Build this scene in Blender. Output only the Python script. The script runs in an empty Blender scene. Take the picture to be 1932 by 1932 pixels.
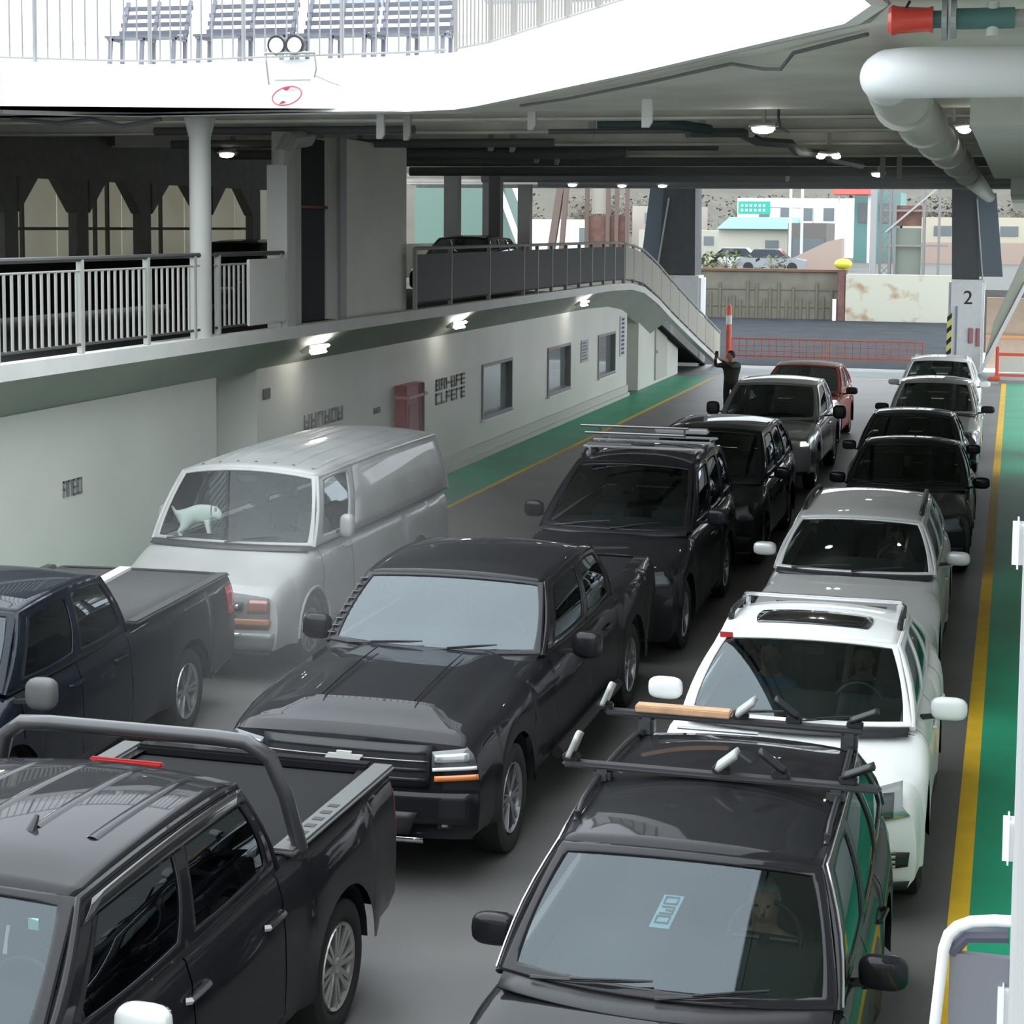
import bpy, bmesh, math, random
from mathutils import Vector, Matrix
random.seed(7)
S = bpy.context.scene
COL = S.collection
PI = math.pi
# ------------------------------------------------------------ camera
cam_d = bpy.data.cameras.new('camera'); cam = bpy.data.objects.new('camera', cam_d); COL.objects.link(cam)
F, CX, CY = 3400.0, 990.0, 730.0
R = Matrix(((0.9648619589593176, -0.031156629310406324, 0.26090355421726624),
            (0.26263647219360015, 0.084247221435622, -0.9612099089970294),
            (0.007967661318627013, 0.9959576648283757, 0.08946980631878247)))
cam.matrix_world = Matrix.Translation((0, 0, 4.7)) @ R.to_4x4()
cam_d.sensor_width = 36; cam_d.lens = F / 1932 * 36
cam_d.shift_x = (966 - CX) / 1932; cam_d.shift_y = (CY - 966) / 1932
cam_d.clip_start = 0.05; cam_d.clip_end = 2000
S.camera = cam
# ------------------------------------------------------------ world and exposure
W = bpy.data.worlds.new('overcast_sky'); S.world = W; W.use_nodes = True
nt = W.node_tree; bg = nt.nodes['Background']
tc = nt.nodes.new('ShaderNodeTexCoord'); sp = nt.nodes.new('ShaderNodeSeparateXYZ')
cr = nt.nodes.new('ShaderNodeValToRGB'); nz = nt.nodes.new('ShaderNodeTexNoise'); mxw = nt.nodes.new('ShaderNodeMixRGB')
nt.links.new(tc.outputs['Generated'], sp.inputs[0]); nt.links.new(sp.outputs['Z'], cr.inputs[0])
cr.color_ramp.elements[0].position = 0.0; cr.color_ramp.elements[0].color = (0.72, 0.78, 0.84, 1)
cr.color_ramp.elements[1].position = 0.6; cr.color_ramp.elements[1].color = (0.86, 0.94, 1.0, 1)
nt.links.new(tc.outputs['Generated'], nz.inputs['Vector']); nz.inputs['Scale'].default_value = 2.2
mxw.blend_type = 'MULTIPLY'; mxw.inputs[0].default_value = 0.25
nt.links.new(cr.outputs[0], mxw.inputs[1]); nt.links.new(nz.outputs[0], mxw.inputs[2])
nt.links.new(mxw.outputs[0], bg.inputs[0]); bg.inputs[1].default_value = 3.6
S.view_settings.view_transform = 'Standard'; S.view_settings.look = 'None'; S.view_settings.gamma = 1
S.view_settings.use_curve_mapping = False
S.view_settings.exposure = 0.35

# ------------------------------------------------------------ materials
MATS = {}
def mat(name, col, rough=0.6, metal=0.0, coat=0.0, emit=None, es=0.0, noise=0.0, nscale=5.0, ncol=None, spec=0.5, bump=0.0):
    if name in MATS: return MATS[name]
    m = bpy.data.materials.new(name); m.use_nodes = True; n = m.node_tree; b = n.nodes['Principled BSDF']
    b.inputs['Base Color'].default_value = (*col, 1); b.inputs['Roughness'].default_value = rough
    b.inputs['Metallic'].default_value = metal; b.inputs['Coat Weight'].default_value = coat
    b.inputs['Coat Roughness'].default_value = 0.03
    b.inputs['Specular IOR Level'].default_value = spec
    if emit: b.inputs['Emission Color'].default_value = (*emit, 1); b.inputs['Emission Strength'].default_value = es
    if noise or ncol:
        t = n.nodes.new('ShaderNodeTexCoord'); x = n.nodes.new('ShaderNodeTexNoise'); x.inputs['Scale'].default_value = nscale
        x.inputs['Detail'].default_value = 6
        n.links.new(t.outputs['Object'], x.inputs['Vector'])
        r = n.nodes.new('ShaderNodeValToRGB'); n.links.new(x.outputs['Fac'], r.inputs[0])
        r.color_ramp.elements[0].position = 0.35; r.color_ramp.elements[1].position = 0.7
        c2 = ncol if ncol else tuple(c * (1 - noise) for c in col)
        r.color_ramp.elements[0].color = (*c2, 1); r.color_ramp.elements[1].color = (*col, 1)
        n.links.new(r.outputs[0], b.inputs['Base Color'])
        if bump:
            bp = n.nodes.new('ShaderNodeBump'); bp.inputs['Strength'].default_value = bump
            n.links.new(x.outputs['Fac'], bp.inputs['Height']); n.links.new(bp.outputs[0], b.inputs['Normal'])
    MATS[name] = m; return m
def glass(name, tint, refl=(0.85, 0.95, 1.0), ior=1.68):
    if name in MATS: return MATS[name]
    m = bpy.data.materials.new(name); m.use_nodes = True; n = m.node_tree
    for nd in list(n.nodes): n.nodes.remove(nd)
    o = n.nodes.new('ShaderNodeOutputMaterial'); mx = n.nodes.new('ShaderNodeMixShader')
    tr = n.nodes.new('ShaderNodeBsdfTransparent'); gl = n.nodes.new('ShaderNodeBsdfGlossy'); fr = n.nodes.new('ShaderNodeFresnel')
    tr.inputs[0].default_value = (*tint, 1); gl.inputs['Color'].default_value = (*refl, 1); gl.inputs['Roughness'].default_value = 0.015
    fr.inputs[0].default_value = ior
    n.links.new(fr.outputs[0], mx.inputs[0]); n.links.new(tr.outputs[0], mx.inputs[1]); n.links.new(gl.outputs[0], mx.inputs[2])
    n.links.new(mx.outputs[0], o.inputs[0]); MATS[name] = m; return m
def paint(name, col, metal=0.0, rough=0.5):
    return mat(name, col, rough, metal, 0.5, spec=0.05)
WHITE = mat('white_ship_paint', (0.78, 0.78, 0.74), 0.55, noise=0.10, nscale=0.7)
WALLM = mat('cream_wall_paint', (0.74, 0.74, 0.67), 0.45, noise=0.13, nscale=0.5)
SOFF = mat('shaded_soffit_grey', (0.42, 0.43, 0.39), 0.6, noise=0.15, nscale=0.6)  # darker than the wall: shade of the down-facing slope put into the colour
CEIL = mat('ceiling_paint', (0.88, 0.86, 0.77), 0.7, noise=0.2, nscale=0.8)
BEAMM = mat('beam_paint', (0.80, 0.78, 0.70), 0.7, noise=0.25, nscale=1.2)
DARKP = mat('dark_pipe_paint', (0.12, 0.125, 0.125), 0.6)
STEEL = mat('galvanised_steel', (0.45, 0.45, 0.45), 0.4, 0.6)
RAILG = mat('rail_grey_paint', (0.42, 0.42, 0.39), 0.5)
BLK = mat('black_plastic', (0.018, 0.018, 0.02), 0.45)
RUB = mat('tyre_rubber', (0.02, 0.02, 0.02), 0.8)
TRIM = mat('dark_seam', (0.01, 0.01, 0.01), 0.6)
INTR = mat('dark_cabin_trim', (0.035, 0.035, 0.038), 0.8)
CHR = mat('chrome', (0.8, 0.8, 0.82), 0.12, 1.0)
ALU = mat('wheel_alloy', (0.42, 0.42, 0.43), 0.3, 0.9)
LAMPW = mat('lamp_clear', (0.50, 0.52, 0.53), 0.12, 0.5, 1.0)
LAMPD = mat('lamp_dark', (0.10, 0.11, 0.12), 0.15, 0.4, 1.0)
AMB = mat('amber_lens', (0.75, 0.22, 0.04), 0.2, 0, 1.0)
REDL = mat('red_lens', (0.45, 0.02, 0.02), 0.2, 0, 1.0)
TUBE = mat('lit_lamp_tube', (1, 1, 1), 0.5, emit=(1, 0.97, 0.9), es=22.0)
GTEAL = glass('clear_windscreen_glass', (0.55, 0.66, 0.64))
GDARK = glass('tinted_window_glass', (0.10, 0.11, 0.11), ior=1.6)
GSILV = glass('bright_windscreen_glass', (0.55, 0.66, 0.64), ior=1.9)
GVAN = glass('van_windscreen_glass', (0.75, 0.82, 0.80), ior=1.35)
GMID = glass('dull_windscreen_glass', (0.35, 0.38, 0.37), ior=1.6)
GREEN = mat('green_deck_paint', (0.02, 0.36, 0.19), 0.5, noise=0.22, nscale=0.9, spec=0.25)
YEL = mat('yellow_line_paint', (0.85, 0.52, 0.03), 0.6, noise=0.15, nscale=3, spec=0.2)
DECK = mat('dark_grey_deck', (0.15, 0.144, 0.138), 0.5, ncol=(0.11, 0.107, 0.102), nscale=0.8)
SKINM = mat('skin', (0.55, 0.33, 0.25), 0.6)
HAIR = mat('dark_hair', (0.03, 0.022, 0.018), 0.8)

# ------------------------------------------------------------ mesh helpers
class MB:
    def __init__(s): s.v = []; s.f = []
    def add(s, vs, fs):
        k = len(s.v); s.v += [tuple(v) for v in vs]; s.f += [tuple(k + i for i in f) for f in fs]; return s
    def box(s, x0, x1, y0, y1, z0, z1):
        return s.add([(x0,y0,z0),(x1,y0,z0),(x1,y1,z0),(x0,y1,z0),(x0,y0,z1),(x1,y0,z1),(x1,y1,z1),(x0,y1,z1)],
                     [(0,3,2,1),(4,5,6,7),(0,1,5,4),(1,2,6,5),(2,3,7,6),(3,0,4,7)])
    def bbox(s, x0, x1, y0, y1, z0, z1, r=0.02):
        bm = bmesh.new(); bmesh.ops.create_cube(bm, size=1)
        for v in bm.verts: v.co = ((x0+x1)/2 + v.co.x*(x1-x0), (y0+y1)/2 + v.co.y*(y1-y0), (z0+z1)/2 + v.co.z*(z1-z0))
        r = min(r, abs(x1-x0)*.49, abs(y1-y0)*.49, abs(z1-z0)*.49)
        bmesh.ops.bevel(bm, geom=bm.edges[:], offset=r, segments=2, affect='EDGES')
        bm.verts.index_update(); s.add([v.co[:] for v in bm.verts], [[v.index for v in f.verts] for f in bm.faces]); bm.free(); return s
    def tube(s, pts, r, n=8, cap=True):
        pts = [Vector(p) for p in pts]; rs = r if isinstance(r, (list, tuple)) else [r]*len(pts)
        k = len(s.v); up = None
        for i, p in enumerate(pts):
            d = (pts[min(i+1, len(pts)-1)] - pts[max(i-1, 0)]).normalized()
            a = up if up and abs(up.dot(d)) < .98 else (Vector((0,0,1)) if abs(d.z) < .9 else Vector((1,0,0)))
            u = d.cross(a).normalized(); w = u.cross(d).normalized(); up = w
            for j in range(n):
                t = 2*PI*j/n; s.v.append(tuple(p + (u*math.cos(t) + w*math.sin(t))*rs[i]))
        for i in range(len(pts)-1):
            for j in range(n):
                s.f.append((k+i*n+j, k+i*n+(j+1)%n, k+(i+1)*n+(j+1)%n, k+(i+1)*n+j))
        if cap:
            s.f.append(tuple(k+j for j in range(n))[::-1]); s.f.append(tuple(k+(len(pts)-1)*n+j for j in range(n)))
        return s
    def bar(s, p, q, w, h):   # rectangular bar between points, width w horizontal, h vertical
        p = Vector(p); q = Vector(q); d = (q-p).normalized()
        a = Vector((0,0,1)) if abs(d.z) < .95 else Vector((0,1,0))
        u = d.cross(a).normalized()*w/2; t = u.cross(d).normalized()*h/2
        vs = [p-u-t, p+u-t, p+u+t, p-u+t, q-u-t, q+u-t, q+u+t, q-u+t]
        return s.add(vs, [(0,1,2,3),(7,6,5,4),(0,4,5,1),(1,5,6,2),(2,6,7,3),(3,7,4,0)])
    def grid(s, f, nu, nv, closed=False):
        k = len(s.v)
        for i in range(nu+1):
            for j in range(nv+1): s.v.append(tuple(f(i/nu, j/nv)))
        for i in range(nu):
            for j in range(nv):
                s.f.append((k+i*(nv+1)+j, k+(i+1)*(nv+1)+j, k+(i+1)*(nv+1)+j+1, k+i*(nv+1)+j+1))
        return s
    def ell(s, c, r, nu=14, nv=10, e=1.0):
        def f(a, b):
            th = 2*PI*a; ph = PI*(b-.5)
            g = lambda t: math.copysign(abs(t)**e, t)
            return (c[0]+r[0]*g(math.cos(ph))*g(math.cos(th)), c[1]+r[1]*g(math.cos(ph))*g(math.sin(th)), c[2]+r[2]*g(math.sin(ph)))
        return s.grid(f, nu, nv)
    def lathe_x(s, c, prof, n=28):  # prof: list of (x offset, radius), axis x
        k = len(s.v)
        for dx, r in prof:
            for j in range(n):
                t = 2*PI*j/n; s.v.append((c[0]+dx, c[1]+r*math.cos(t), c[2]+r*math.sin(t)))
        for i in range(len(prof)-1):
            for j in range(n):
                s.f.append((k+i*n+j, k+i*n+(j+1)%n, k+(i+1)*n+(j+1)%n, k+(i+1)*n+j))
        return s
    def poly(s, pts, axis, a, b):   # extrude polygon (2D pts) along axis from a to b
        n = len(pts)
        def P(p, t): return {'x': (t, p[0], p[1]), 'y': (p[0], t, p[1]), 'z': (p[0], p[1], t)}[axis]
        return s.add([P(p, a) for p in pts] + [P(p, b) for p in pts],
                     [tuple(range(n)), tuple(range(2*n-1, n-1, -1))] + [(i, (i+1)%n, n+(i+1)%n, n+i) for i in range(n)])
    def build(s, name, m, parent=None, smooth=False, solid=0, loc=None, fix=True):
        me = bpy.data.meshes.new(name); me.from_pydata(s.v, [], s.f); me.update()
        if fix or smooth:
            bm = bmesh.new(); bm.from_mesh(me)
            if smooth: bmesh.ops.remove_doubles(bm, verts=bm.verts, dist=0.0004)
            bmesh.ops.recalc_face_normals(bm, faces=bm.faces)
            bm.to_mesh(me); bm.free()
        me.materials.append(m)
        if smooth:
            me.shade_smooth(); me.set_sharp_from_angle(angle=math.radians(38))
        o = bpy.data.objects.new(name, me); COL.objects.link(o)
        if parent: o.parent = parent
        if loc: o.location = loc
        if solid:
            md = o.modifiers.new('thickness', 'SOLIDIFY'); md.thickness = solid; md.offset = 0
        return o
def tag(o, label=None, cat=None, group=None, kind=None):
    if label: o['label'] = label
    if cat: o['category'] = cat
    if group: o['group'] = group
    if kind: o['kind'] = kind
    return o
def thing(name, loc=(0,0,0), label=None, cat=None, group=None, rz=0.0):
    o = bpy.data.objects.new(name, None); COL.objects.link(o); o.location = loc; o.rotation_euler = (0,0,rz); o.empty_display_size = .1
    return tag(o, label, cat, group)
def copy_tree(o, parent=None):
    c = o.copy(); COL.objects.link(c)
    if parent: c.parent = parent
    for ch in list(o.children): copy_tree(ch, c)
    return c
def struct(name, mb, m, **k): return tag(mb.build(name, m, **k), kind='structure')
def lerp(a, b, t): return a + (b-a)*t
def interp(x, pts):
    if x <= pts[0][0]: return pts[0][1]
    for (x0, y0), (x1, y1) in zip(pts, pts[1:]):
        if x <= x1:
            t = (x-x0)/(x1-x0); return y0 + (y1-y0)*t
    return pts[-1][1]
def sinterp(x, pts):
    if x <= pts[0][0]: return pts[0][1]
    n = len(pts)
    def sl(i):
        if i == 0 or i == n-1: 
            j = 0 if i == 0 else n-2
            return (pts[j+1][1]-pts[j][1])/(pts[j+1][0]-pts[j][0])
        a = (pts[i][1]-pts[i-1][1])/(pts[i][0]-pts[i-1][0]); b = (pts[i+1][1]-pts[i][1])/(pts[i+1][0]-pts[i][0])
        return 0 if a*b <= 0 else 2*a*b/(a+b)
    for i in range(n-1):
        x0, y0 = pts[i]; x1, y1 = pts[i+1]
        if x <= x1:
            h = x1-x0; t = (x-x0)/h; m0 = sl(i)*h; m1 = sl(i+1)*h
            return (2*t**3-3*t*t+1)*y0 + (t**3-2*t*t+t)*m0 + (3*t*t-2*t**3)*y1 + (t**3-t*t)*m1
    return pts[-1][1]
# ============================================================ SHIP STRUCTURE
struct('floor', MB().box(-22, 9, -8, 61, -.15, 0), DECK)
def line_strip(x0, x1, y0, y1, m, name, n):
    tag(MB().box(x0, x1, y0, y1, .0005, n).build(name, m), kind='structure')
line_strip(-.31, -.17, 3, 56.6, YEL, 'trim_1', .004); line_strip(-9.07, -8.97, 8, 55.8, YEL, 'trim_2', .004)
line_strip(-.17, 1.0, 3, 56.6, GREEN, 'trim_3', .003); line_strip(-10.3, -9.07, 8, 55.8, GREEN, 'trim_4', .003)
line_strip(-9.0, -.4, 56.6, 57.0, mat('faded_yellow', (.42, .38, .24), .6), 'trim_5', .003)
line_strip(-9.6, 1.0, 57.0, 61, mat('worn_blue_grey_deck', (.22, .25, .25), .6, noise=.3, nscale=1.5), 'trim_6', .003)
# left casing wall
w = MB()
w.box(-10.65, -10.35, -4, 22.25, 0, 2.62); w.box(-11.2, -10.95, 22.0, 23.9, 0, 3.1); w.box(-10.95, -10.65, 22.15, 22.25, 0, 2.62); w.box(-10.95, -10.65, 23.6, 23.7, 0, 2.75)
segs = [(23.6, 34.8), (37.05, 40.1), (42.3, 45.3), (47.35, 48.9)]
for a, b in segs: w.box(-10.65, -10.35, a, b, 0, 2.75)
for a, b in ((34.8, 37.05), (40.1, 42.3), (45.3, 47.35)): w.box(-10.65, -10.35, a, b, 0, .77); w.box(-10.65, -10.35, a, b, 1.88, 2.75)
w.box(-11.3, -11.1, 48.9, 50.6, 0, 2.6); w.box(-11.1, -10.65, 48.8, 48.9, 0, 2.6)
w.poly([(50.5, 0), (56.8, 0), (56.8, .95), (54.5, 1.45), (50.5, 2.4)], 'x', -11.2, -10.35)
struct('wall_left', w, WALLM)
struct('baseboard_left', MB().box(-10.35, -10.25, -4, 48.9, 0, .10).box(-10.35, -10.30, -4, 48.9, .10, .30), mat('cream_curb', (.55, .55, .5), .6))
for i, (a, b) in enumerate(((34.8, 37.05), (40.1, 42.3), (45.3, 47.35))):
    o = struct('window_%d' % (i+1), MB().box(-10.5, -10.32, a, a+.06, .77, 1.88).box(-10.5, -10.32, b-.06, b, .77, 1.88).box(-10.5, -10.32, a+.06, b-.06, .77, .83).box(-10.5, -10.32, a+.06, b-.06, 1.82, 1.88), mat('window_frame_grey', (.25, .25, .25), .5))
    MB().box(-10.47, -10.45, a+.06, b-.06, .83, 1.82).build('window_pane', mat('window_glass_dull', (.20, .25, .25), .12, 0, 1), o)
    MB().box(-10.35, -10.27, a-.05, b+.05, .72, .765).build('window_sill', WHITE, o)
o = struct('door_1', MB().box(-10.36, -10.30, 52.9, 54.7, .10, 2.0-.25), mat('door_tan', (.50, .48, .42), .5)); MB().box(-10.31, -10.27, 53.0, 53.08, .9, 1.0).build('door_handle', STEEL, o)
# sloped haunch under the raised deck and its lip
PR = [(-6, 3.28), (44.0, 3.25), (46.5, 3.20), (48.2, 3.05), (50.2, 2.66), (52.2, 2.17), (54.8, 1.58), (57.4, 1.0), (59.8, .48), (62.0, .0)]
h = MB()
def seg_h(y): z = interp(y, PR); return z
ys = [-6, 10, 20, 30, 40, 44, 46.5, 48.2, 50.2, 52.2]
for a, b in zip(ys, ys[1:]):
    za, zb_ = seg_h(a)-.17, seg_h(b)-.17
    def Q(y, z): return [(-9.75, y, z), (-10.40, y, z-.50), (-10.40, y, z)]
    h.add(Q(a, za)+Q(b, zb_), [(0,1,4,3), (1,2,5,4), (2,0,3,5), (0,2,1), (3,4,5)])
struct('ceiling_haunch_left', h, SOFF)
l = MB()
for (a, za), (b, zb_) in zip(PR, PR[1:]):
    l.add([(-9.9, a, za-.17), (-9.72, a, za-.17), (-9.72, a, za), (-9.9, a, za), (-9.9, b, zb_-.17), (-9.72, b, zb_-.17), (-9.72, b, zb_), (-9.9, b, zb_)],
          [(0,1,2,3),(7,6,5,4),(0,4,5,1),(1,5,6,2),(2,6,7,3),(3,7,4,0)])
struct('trim_7', l, mat('pale_deck_lip', (.72, .72, .68), .5, noise=.1, nscale=2))
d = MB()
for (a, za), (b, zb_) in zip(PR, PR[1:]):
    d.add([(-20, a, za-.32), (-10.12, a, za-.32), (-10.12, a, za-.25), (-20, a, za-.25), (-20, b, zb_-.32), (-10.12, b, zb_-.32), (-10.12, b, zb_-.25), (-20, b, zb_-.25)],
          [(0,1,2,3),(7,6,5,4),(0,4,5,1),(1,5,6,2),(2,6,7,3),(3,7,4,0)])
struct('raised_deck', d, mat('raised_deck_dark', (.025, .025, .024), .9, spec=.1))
LAMPH = mat('lamp_housing', (.35, .35, .34), .5)
wl = ['twin tube lamp on the sloped soffit nearest the camera', 'twin tube lamp on the sloped soffit above the white van roof', 'twin tube lamp on the sloped soffit between van and first window', 'small lamp on the sloped soffit above the far windows']
for i, y in enumerate((15.4, 24.9, 31.9, 41.9)):
    t = thing('wall_lamp', (-10.05, y, 2.88-.02), wl[i], 'lamp', 'twin tube lamps under the raised deck lip')
    MB().bbox(-.05, .13, -.33, .33, -.06, .05, .02).build('housing', LAMPH, t)
    MB().bbox(.13, .20, -.30, .30, .005, .05, .02).build('tube', TUBE, t, smooth=True); MB().bbox(.13, .19, -.36, .2, -.075, -.04, .015).build('tube', TUBE, t, smooth=True)
# opening in the deck above
OP = [(-22, 16.0), (-12, 19.75), (-11.2, 20.3), (-10.5, 20.55), (-6.9, 20.05), (-6.2, 19.75), (-5.8, 19.25), (-4.77, 17.7), (-3.18, 15.27), (-1.09, 11.84), (-.85, 10.9), (-.95, 9), (-.95, 1)]
pl = OP + [(9, 1), (9, 34), (4, 34), (4, 61.5), (-22, 61.5)]
struct('ceiling', MB().poly(pl, 'z', 6.46, 6.62), CEIL)
fa = MB(); fl = MB()
for p, q in zip(OP, OP[1:]):
    dx, dy = q[0]-p[0], q[1]-p[1]; L_ = math.hypot(dx, dy); nx, ny = -dy/L_*.0, 0
    n = (dy/L_, -dx/L_)   # outward to the opening
    i_ = (-n[0], -n[1])
    p = (p[0]+n[0]*.02, p[1]+n[1]*.02); q = (q[0]+n[0]*.02, q[1]+n[1]*.02)
    fa.add([(p[0], p[1], 6.0), (q[0], q[1], 6.0), (q[0], q[1], 6.64), (p[0], p[1], 6.64), (p[0]+i_[0]*.1, p[1]+i_[1]*.1, 6.0), (q[0]+i_[0]*.1, q[1]+i_[1]*.1, 6.0), (q[0]+i_[0]*.1, q[1]+i_[1]*.1, 6.64), (p[0]+i_[0]*.1, p[1]+i_[1]*.1, 6.64)],
           [(0,1,2,3),(7,6,5,4),(0,4,5,1),(1,5,6,2),(2,6,7,3),(3,7,4,0)])
struct('trim_8', fa, mat('bright_white_fascia', (.86, .87, .85), .5))
struct('ceiling_flange', MB().poly([(-6.2, 19.9), (-5.7, 19.3), (-4.67, 17.8), (-3.08, 15.37), (-.95, 11.9), (-.75, 10.9), (-.85, 9), (-.85, 1), (9, 1), (9, 20.3), (-6.2, 20.3)], 'z', 6.01, 6.05).poly([(-22, 16.2), (-12, 19.85), (-10.5, 20.7), (-6.2, 20.0), (-6.2, 20.6), (-22, 20.6)], 'z', 6.01, 6.05), CEIL)
bmd = MB()
for y in (22.0, 25.0, 29.0, 33.5, 38.5, 44.0, 50.0, 56.0):
    bmd.box(-20, 9, y-.02, y+.02, 6.03, 6.46); bmd.box(-20, 9, y-.14, y+.14, 6.0, 6.03)
struct('ceiling_beam', bmd, BEAMM)
struct('ceiling_girder', MB().box(-20, 9, 58.6, 60.2, 6.03, 6.75).box(-20, 9, 59.2, 59.6, 5.95, 6.03), mat('dark_girder', (.20, .20, .19), .7, noise=.3))
cr_ = MB()
for x in (-14, -11, -8, -5, -2, 1): cr_.box(x-.02, x+.02, 20.6, 58.6, 6.2, 6.46)
struct('ceiling_stringer', cr_, BEAMM)
# right casing, girders
struct('wall_right', MB().box(1.0, 1.3, 1, 36, 0, 6.46).box(1.0, 1.3, 38, 39.5, 0, 6.46), mat('right_casing_grey', (.50, .50, .47), .6))
struct('wall_back', MB().box(-22, 9, -8.3, -8, 0, 9), mat('back_wall_grey', (.45, .45, .44), .7))
gr = MB().box(-.38, .9, 14.5, 30, 5.5, 6.0).box(-.12, .9, 30, 58, 5.25, 6.0); struct('duct_casing_right', gr, mat('pale_grey_casing', (.78, .78, .73), .6, noise=.08))
# deck girders at the sides of the raised deck: hull wall with haunched bays
hm = mat('dark_hull_frame', (.16, .16, .145), .7, noise=.2); hp = mat('pale_hull_plating', (.52, .52, .42), .7, noise=.12, nscale=.8)
hw_ = MB()
cols = [18.6, 20.9, 23.2, 25.6, 27.87, 30.2, 32.8, 35.2]
for y in cols: hw_.box(-15.58, -15.42, y-.2, y+.2, 3.2, 6.44)
for a, b in zip(cols, cols[1:]):
    m_ = (a+b)/2
    hw_.poly([(a+.22, 4.85), (a+.22, 5.6), (m_-.12, 5.6)], 'x', -15.60, -15.40); hw_.poly([(b-.22, 4.85), (b-.22, 5.6), (m_+.12, 5.6)], 'x', -15.60, -15.40)
hw_.box(-15.62, -15.38, 14, 36, 5.40, 6.45); hw_.box(-15.7, -15.3, 13, 18.6, 3.2, 6.46)
struct('hull_frame', hw_, hm)
hv = MB()
for y in (26.6, 29.05, 29.5, 31.6, 21.9, 24.5): hv.box(-15.86, -15.8, y-.03, y+.03, 3.2, 6.0)
hv.box(-15.88, -15.82, 14, 36, 4.55, 4.60)
struct('hull_stiffener', hv, hm)
struct('hull_shade_strip', MB().box(-15.2, -15.1, 9, 36, 3.2, 4.05), mat('painted_shade_black', (.012, .012, .012), .9, spec=.1))  # near-black strip added to stand in for the shade behind the balusters
struct('hull_plating', MB().box(-16.6, -16.5, 13, 36, 3.2, 4.0).box(-16.6, -16.5, 35, 41.5, 3.2, 6.46).box(-16.6,-16.5, 41.5, 58, 3.2, 4.15), hp)
# pale panes behind the frames, given a faint glow in place of daylight
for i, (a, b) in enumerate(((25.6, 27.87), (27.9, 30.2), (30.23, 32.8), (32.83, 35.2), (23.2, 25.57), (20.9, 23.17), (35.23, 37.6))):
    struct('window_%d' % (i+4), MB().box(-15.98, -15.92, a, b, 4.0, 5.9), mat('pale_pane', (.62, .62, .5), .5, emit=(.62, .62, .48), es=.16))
for y in (48.8, 52.6, 56.6): struct('hull_post', MB().box(-15.6, -15.2, y-.18, y+.18, 3.2, 6.46), mat('dark_post', (.09, .085, .08), .7))
struct('hull_post', MB().box(-13.1, -12.8, 44.6, 44.9, 3.2, 6.1), mat('dark_post', (.09, .085, .08), .7))
# stair casing, shutter and columns on the raised deck
t = thing('stair_casing', (0,0,0), 'pale stair casing block beside the dark folding shutter', 'casing')
MB().box(-10.45, -9.95, 25.9, 28.95, 3.24, 5.99).build('casing_body', mat('pale_casing_paint', (.74, .73, .64), .5, noise=.12, nscale=.8), t); MB().box(-9.95, -9.90, 25.75, 26.0, 3.24, 6.0).build('corner_post', mat('mauve_grey_trim', (.3, .29, .3), .5), t)
t = thing('folding_shutter', (0,0,0), 'dark corrugated folding shutter with a thin red stripe', 'shutter')
sh = MB()
for i in range(16): sh.poly([(-10.2, 24.35+.085*i), (-10.13, 24.39+.085*i), (-10.2, 24.43+.085*i)], 'z', 3.25, 5.95)
sh.box(-10.3, -10.2, 24.3, 25.75, 3.25, 5.95); sh.build('curtain', mat('shutter_black', (.022, .022, .024), .6), t)
MB().box(-10.12, -10.11, 24.3, 25.75, 4.92, 4.96).build('stripe', mat('dull_red', (.3, .05, .05), .6), t); MB().box(-10.3, -9.95, 24.05, 24.3, 3.25, 6.0).build('door_frame', RAILG, t)
t = tag(MB().tube([(-9.87, 20.8, 3.2), (-9.87, 20.8, 5.75), (-9.87, 20.8, 6.0)], [.135, .135, .2], 18).build('round_column', RAILG, smooth=True), 'pale round column standing on the raised deck edge near the fascia', 'column')
sc = MB().box(-10.05, -9.75, 23.3, 23.6, 3.24, 5.5); sc.tube([(-9.9, 23.45, 5.4), (-9.9, 23.5, 5.65), (-9.9, 23.75, 5.85), (-9.9, 24.4, 5.92)], .13, 10)
tag(sc.build('square_column', RAILG), 'grey square column with curved knee beside the folding shutter', 'column')
# ---------------- raised deck rails
def fence(label, y0, y1, step, m, posts, zt=1.03, panel=None, name='railing', r=.016, x=-9.80, handm=None, gap=0.10, grp='raised deck railings'):
    t = thing(name, (x, y0, interp(y0, PR)), label, 'railing', grp)
    def P(y, z): return (0, y-y0, interp(y, PR)+z-interp(y0, PR))
    ns = max(2, int((y1-y0)/1.2)); yy = [lerp(y0, y1, i/ns) for i in range(ns+1)]
    MB().tube([P(y, zt) for y in yy], .032, 8).build('handrail', handm or m, t, smooth=True)
    MB().tube([P(y, zt-.13) for y in yy], .014, 6).build('top_rail', m, t, smooth=True)
    MB().tube([P(y, gap) for y in yy], .018, 6).build('bottom_rail', mat('shadow_rail', (.05, .05, .05), .6), t, smooth=True)
    if step:
        n = int((y1-y0)/step)
        for i in range(1, n):
            y = y0+(y1-y0)*i/n
            MB().bbox(-.012, .012, -r, r, gap, zt-.12, .004).build('baluster', m, t, loc=P(y, 0))
    for y in posts:
        MB().bbox(-.04, .03, -.035, .035, 0, zt, .008).build('post', m, t, loc=P(y, 0))
    if panel:
        for a, b in zip(posts, posts[1:]):
            n = 3
            MB().grid(lambda u, v: (0.02, lerp(a+.05, b-.05, u)-y0, P(lerp(a+.05, b-.05, u), lerp(gap+.02, zt-.1, v))[2]), n, 1).build('panel', panel, t, solid=.012)
    return t
BAL = mat('pale_baluster', (.38, .38, .345), .5)
fence('long barred railing at the left edge of the raised deck, nearest stretch', 9.0, 20.6, .145, BAL, [9.1, 11, 13.2, 15.95, 17.65, 19.2, 20.45], handm=mat('dark_handrail', (.07, .07, .07), .4))
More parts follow.
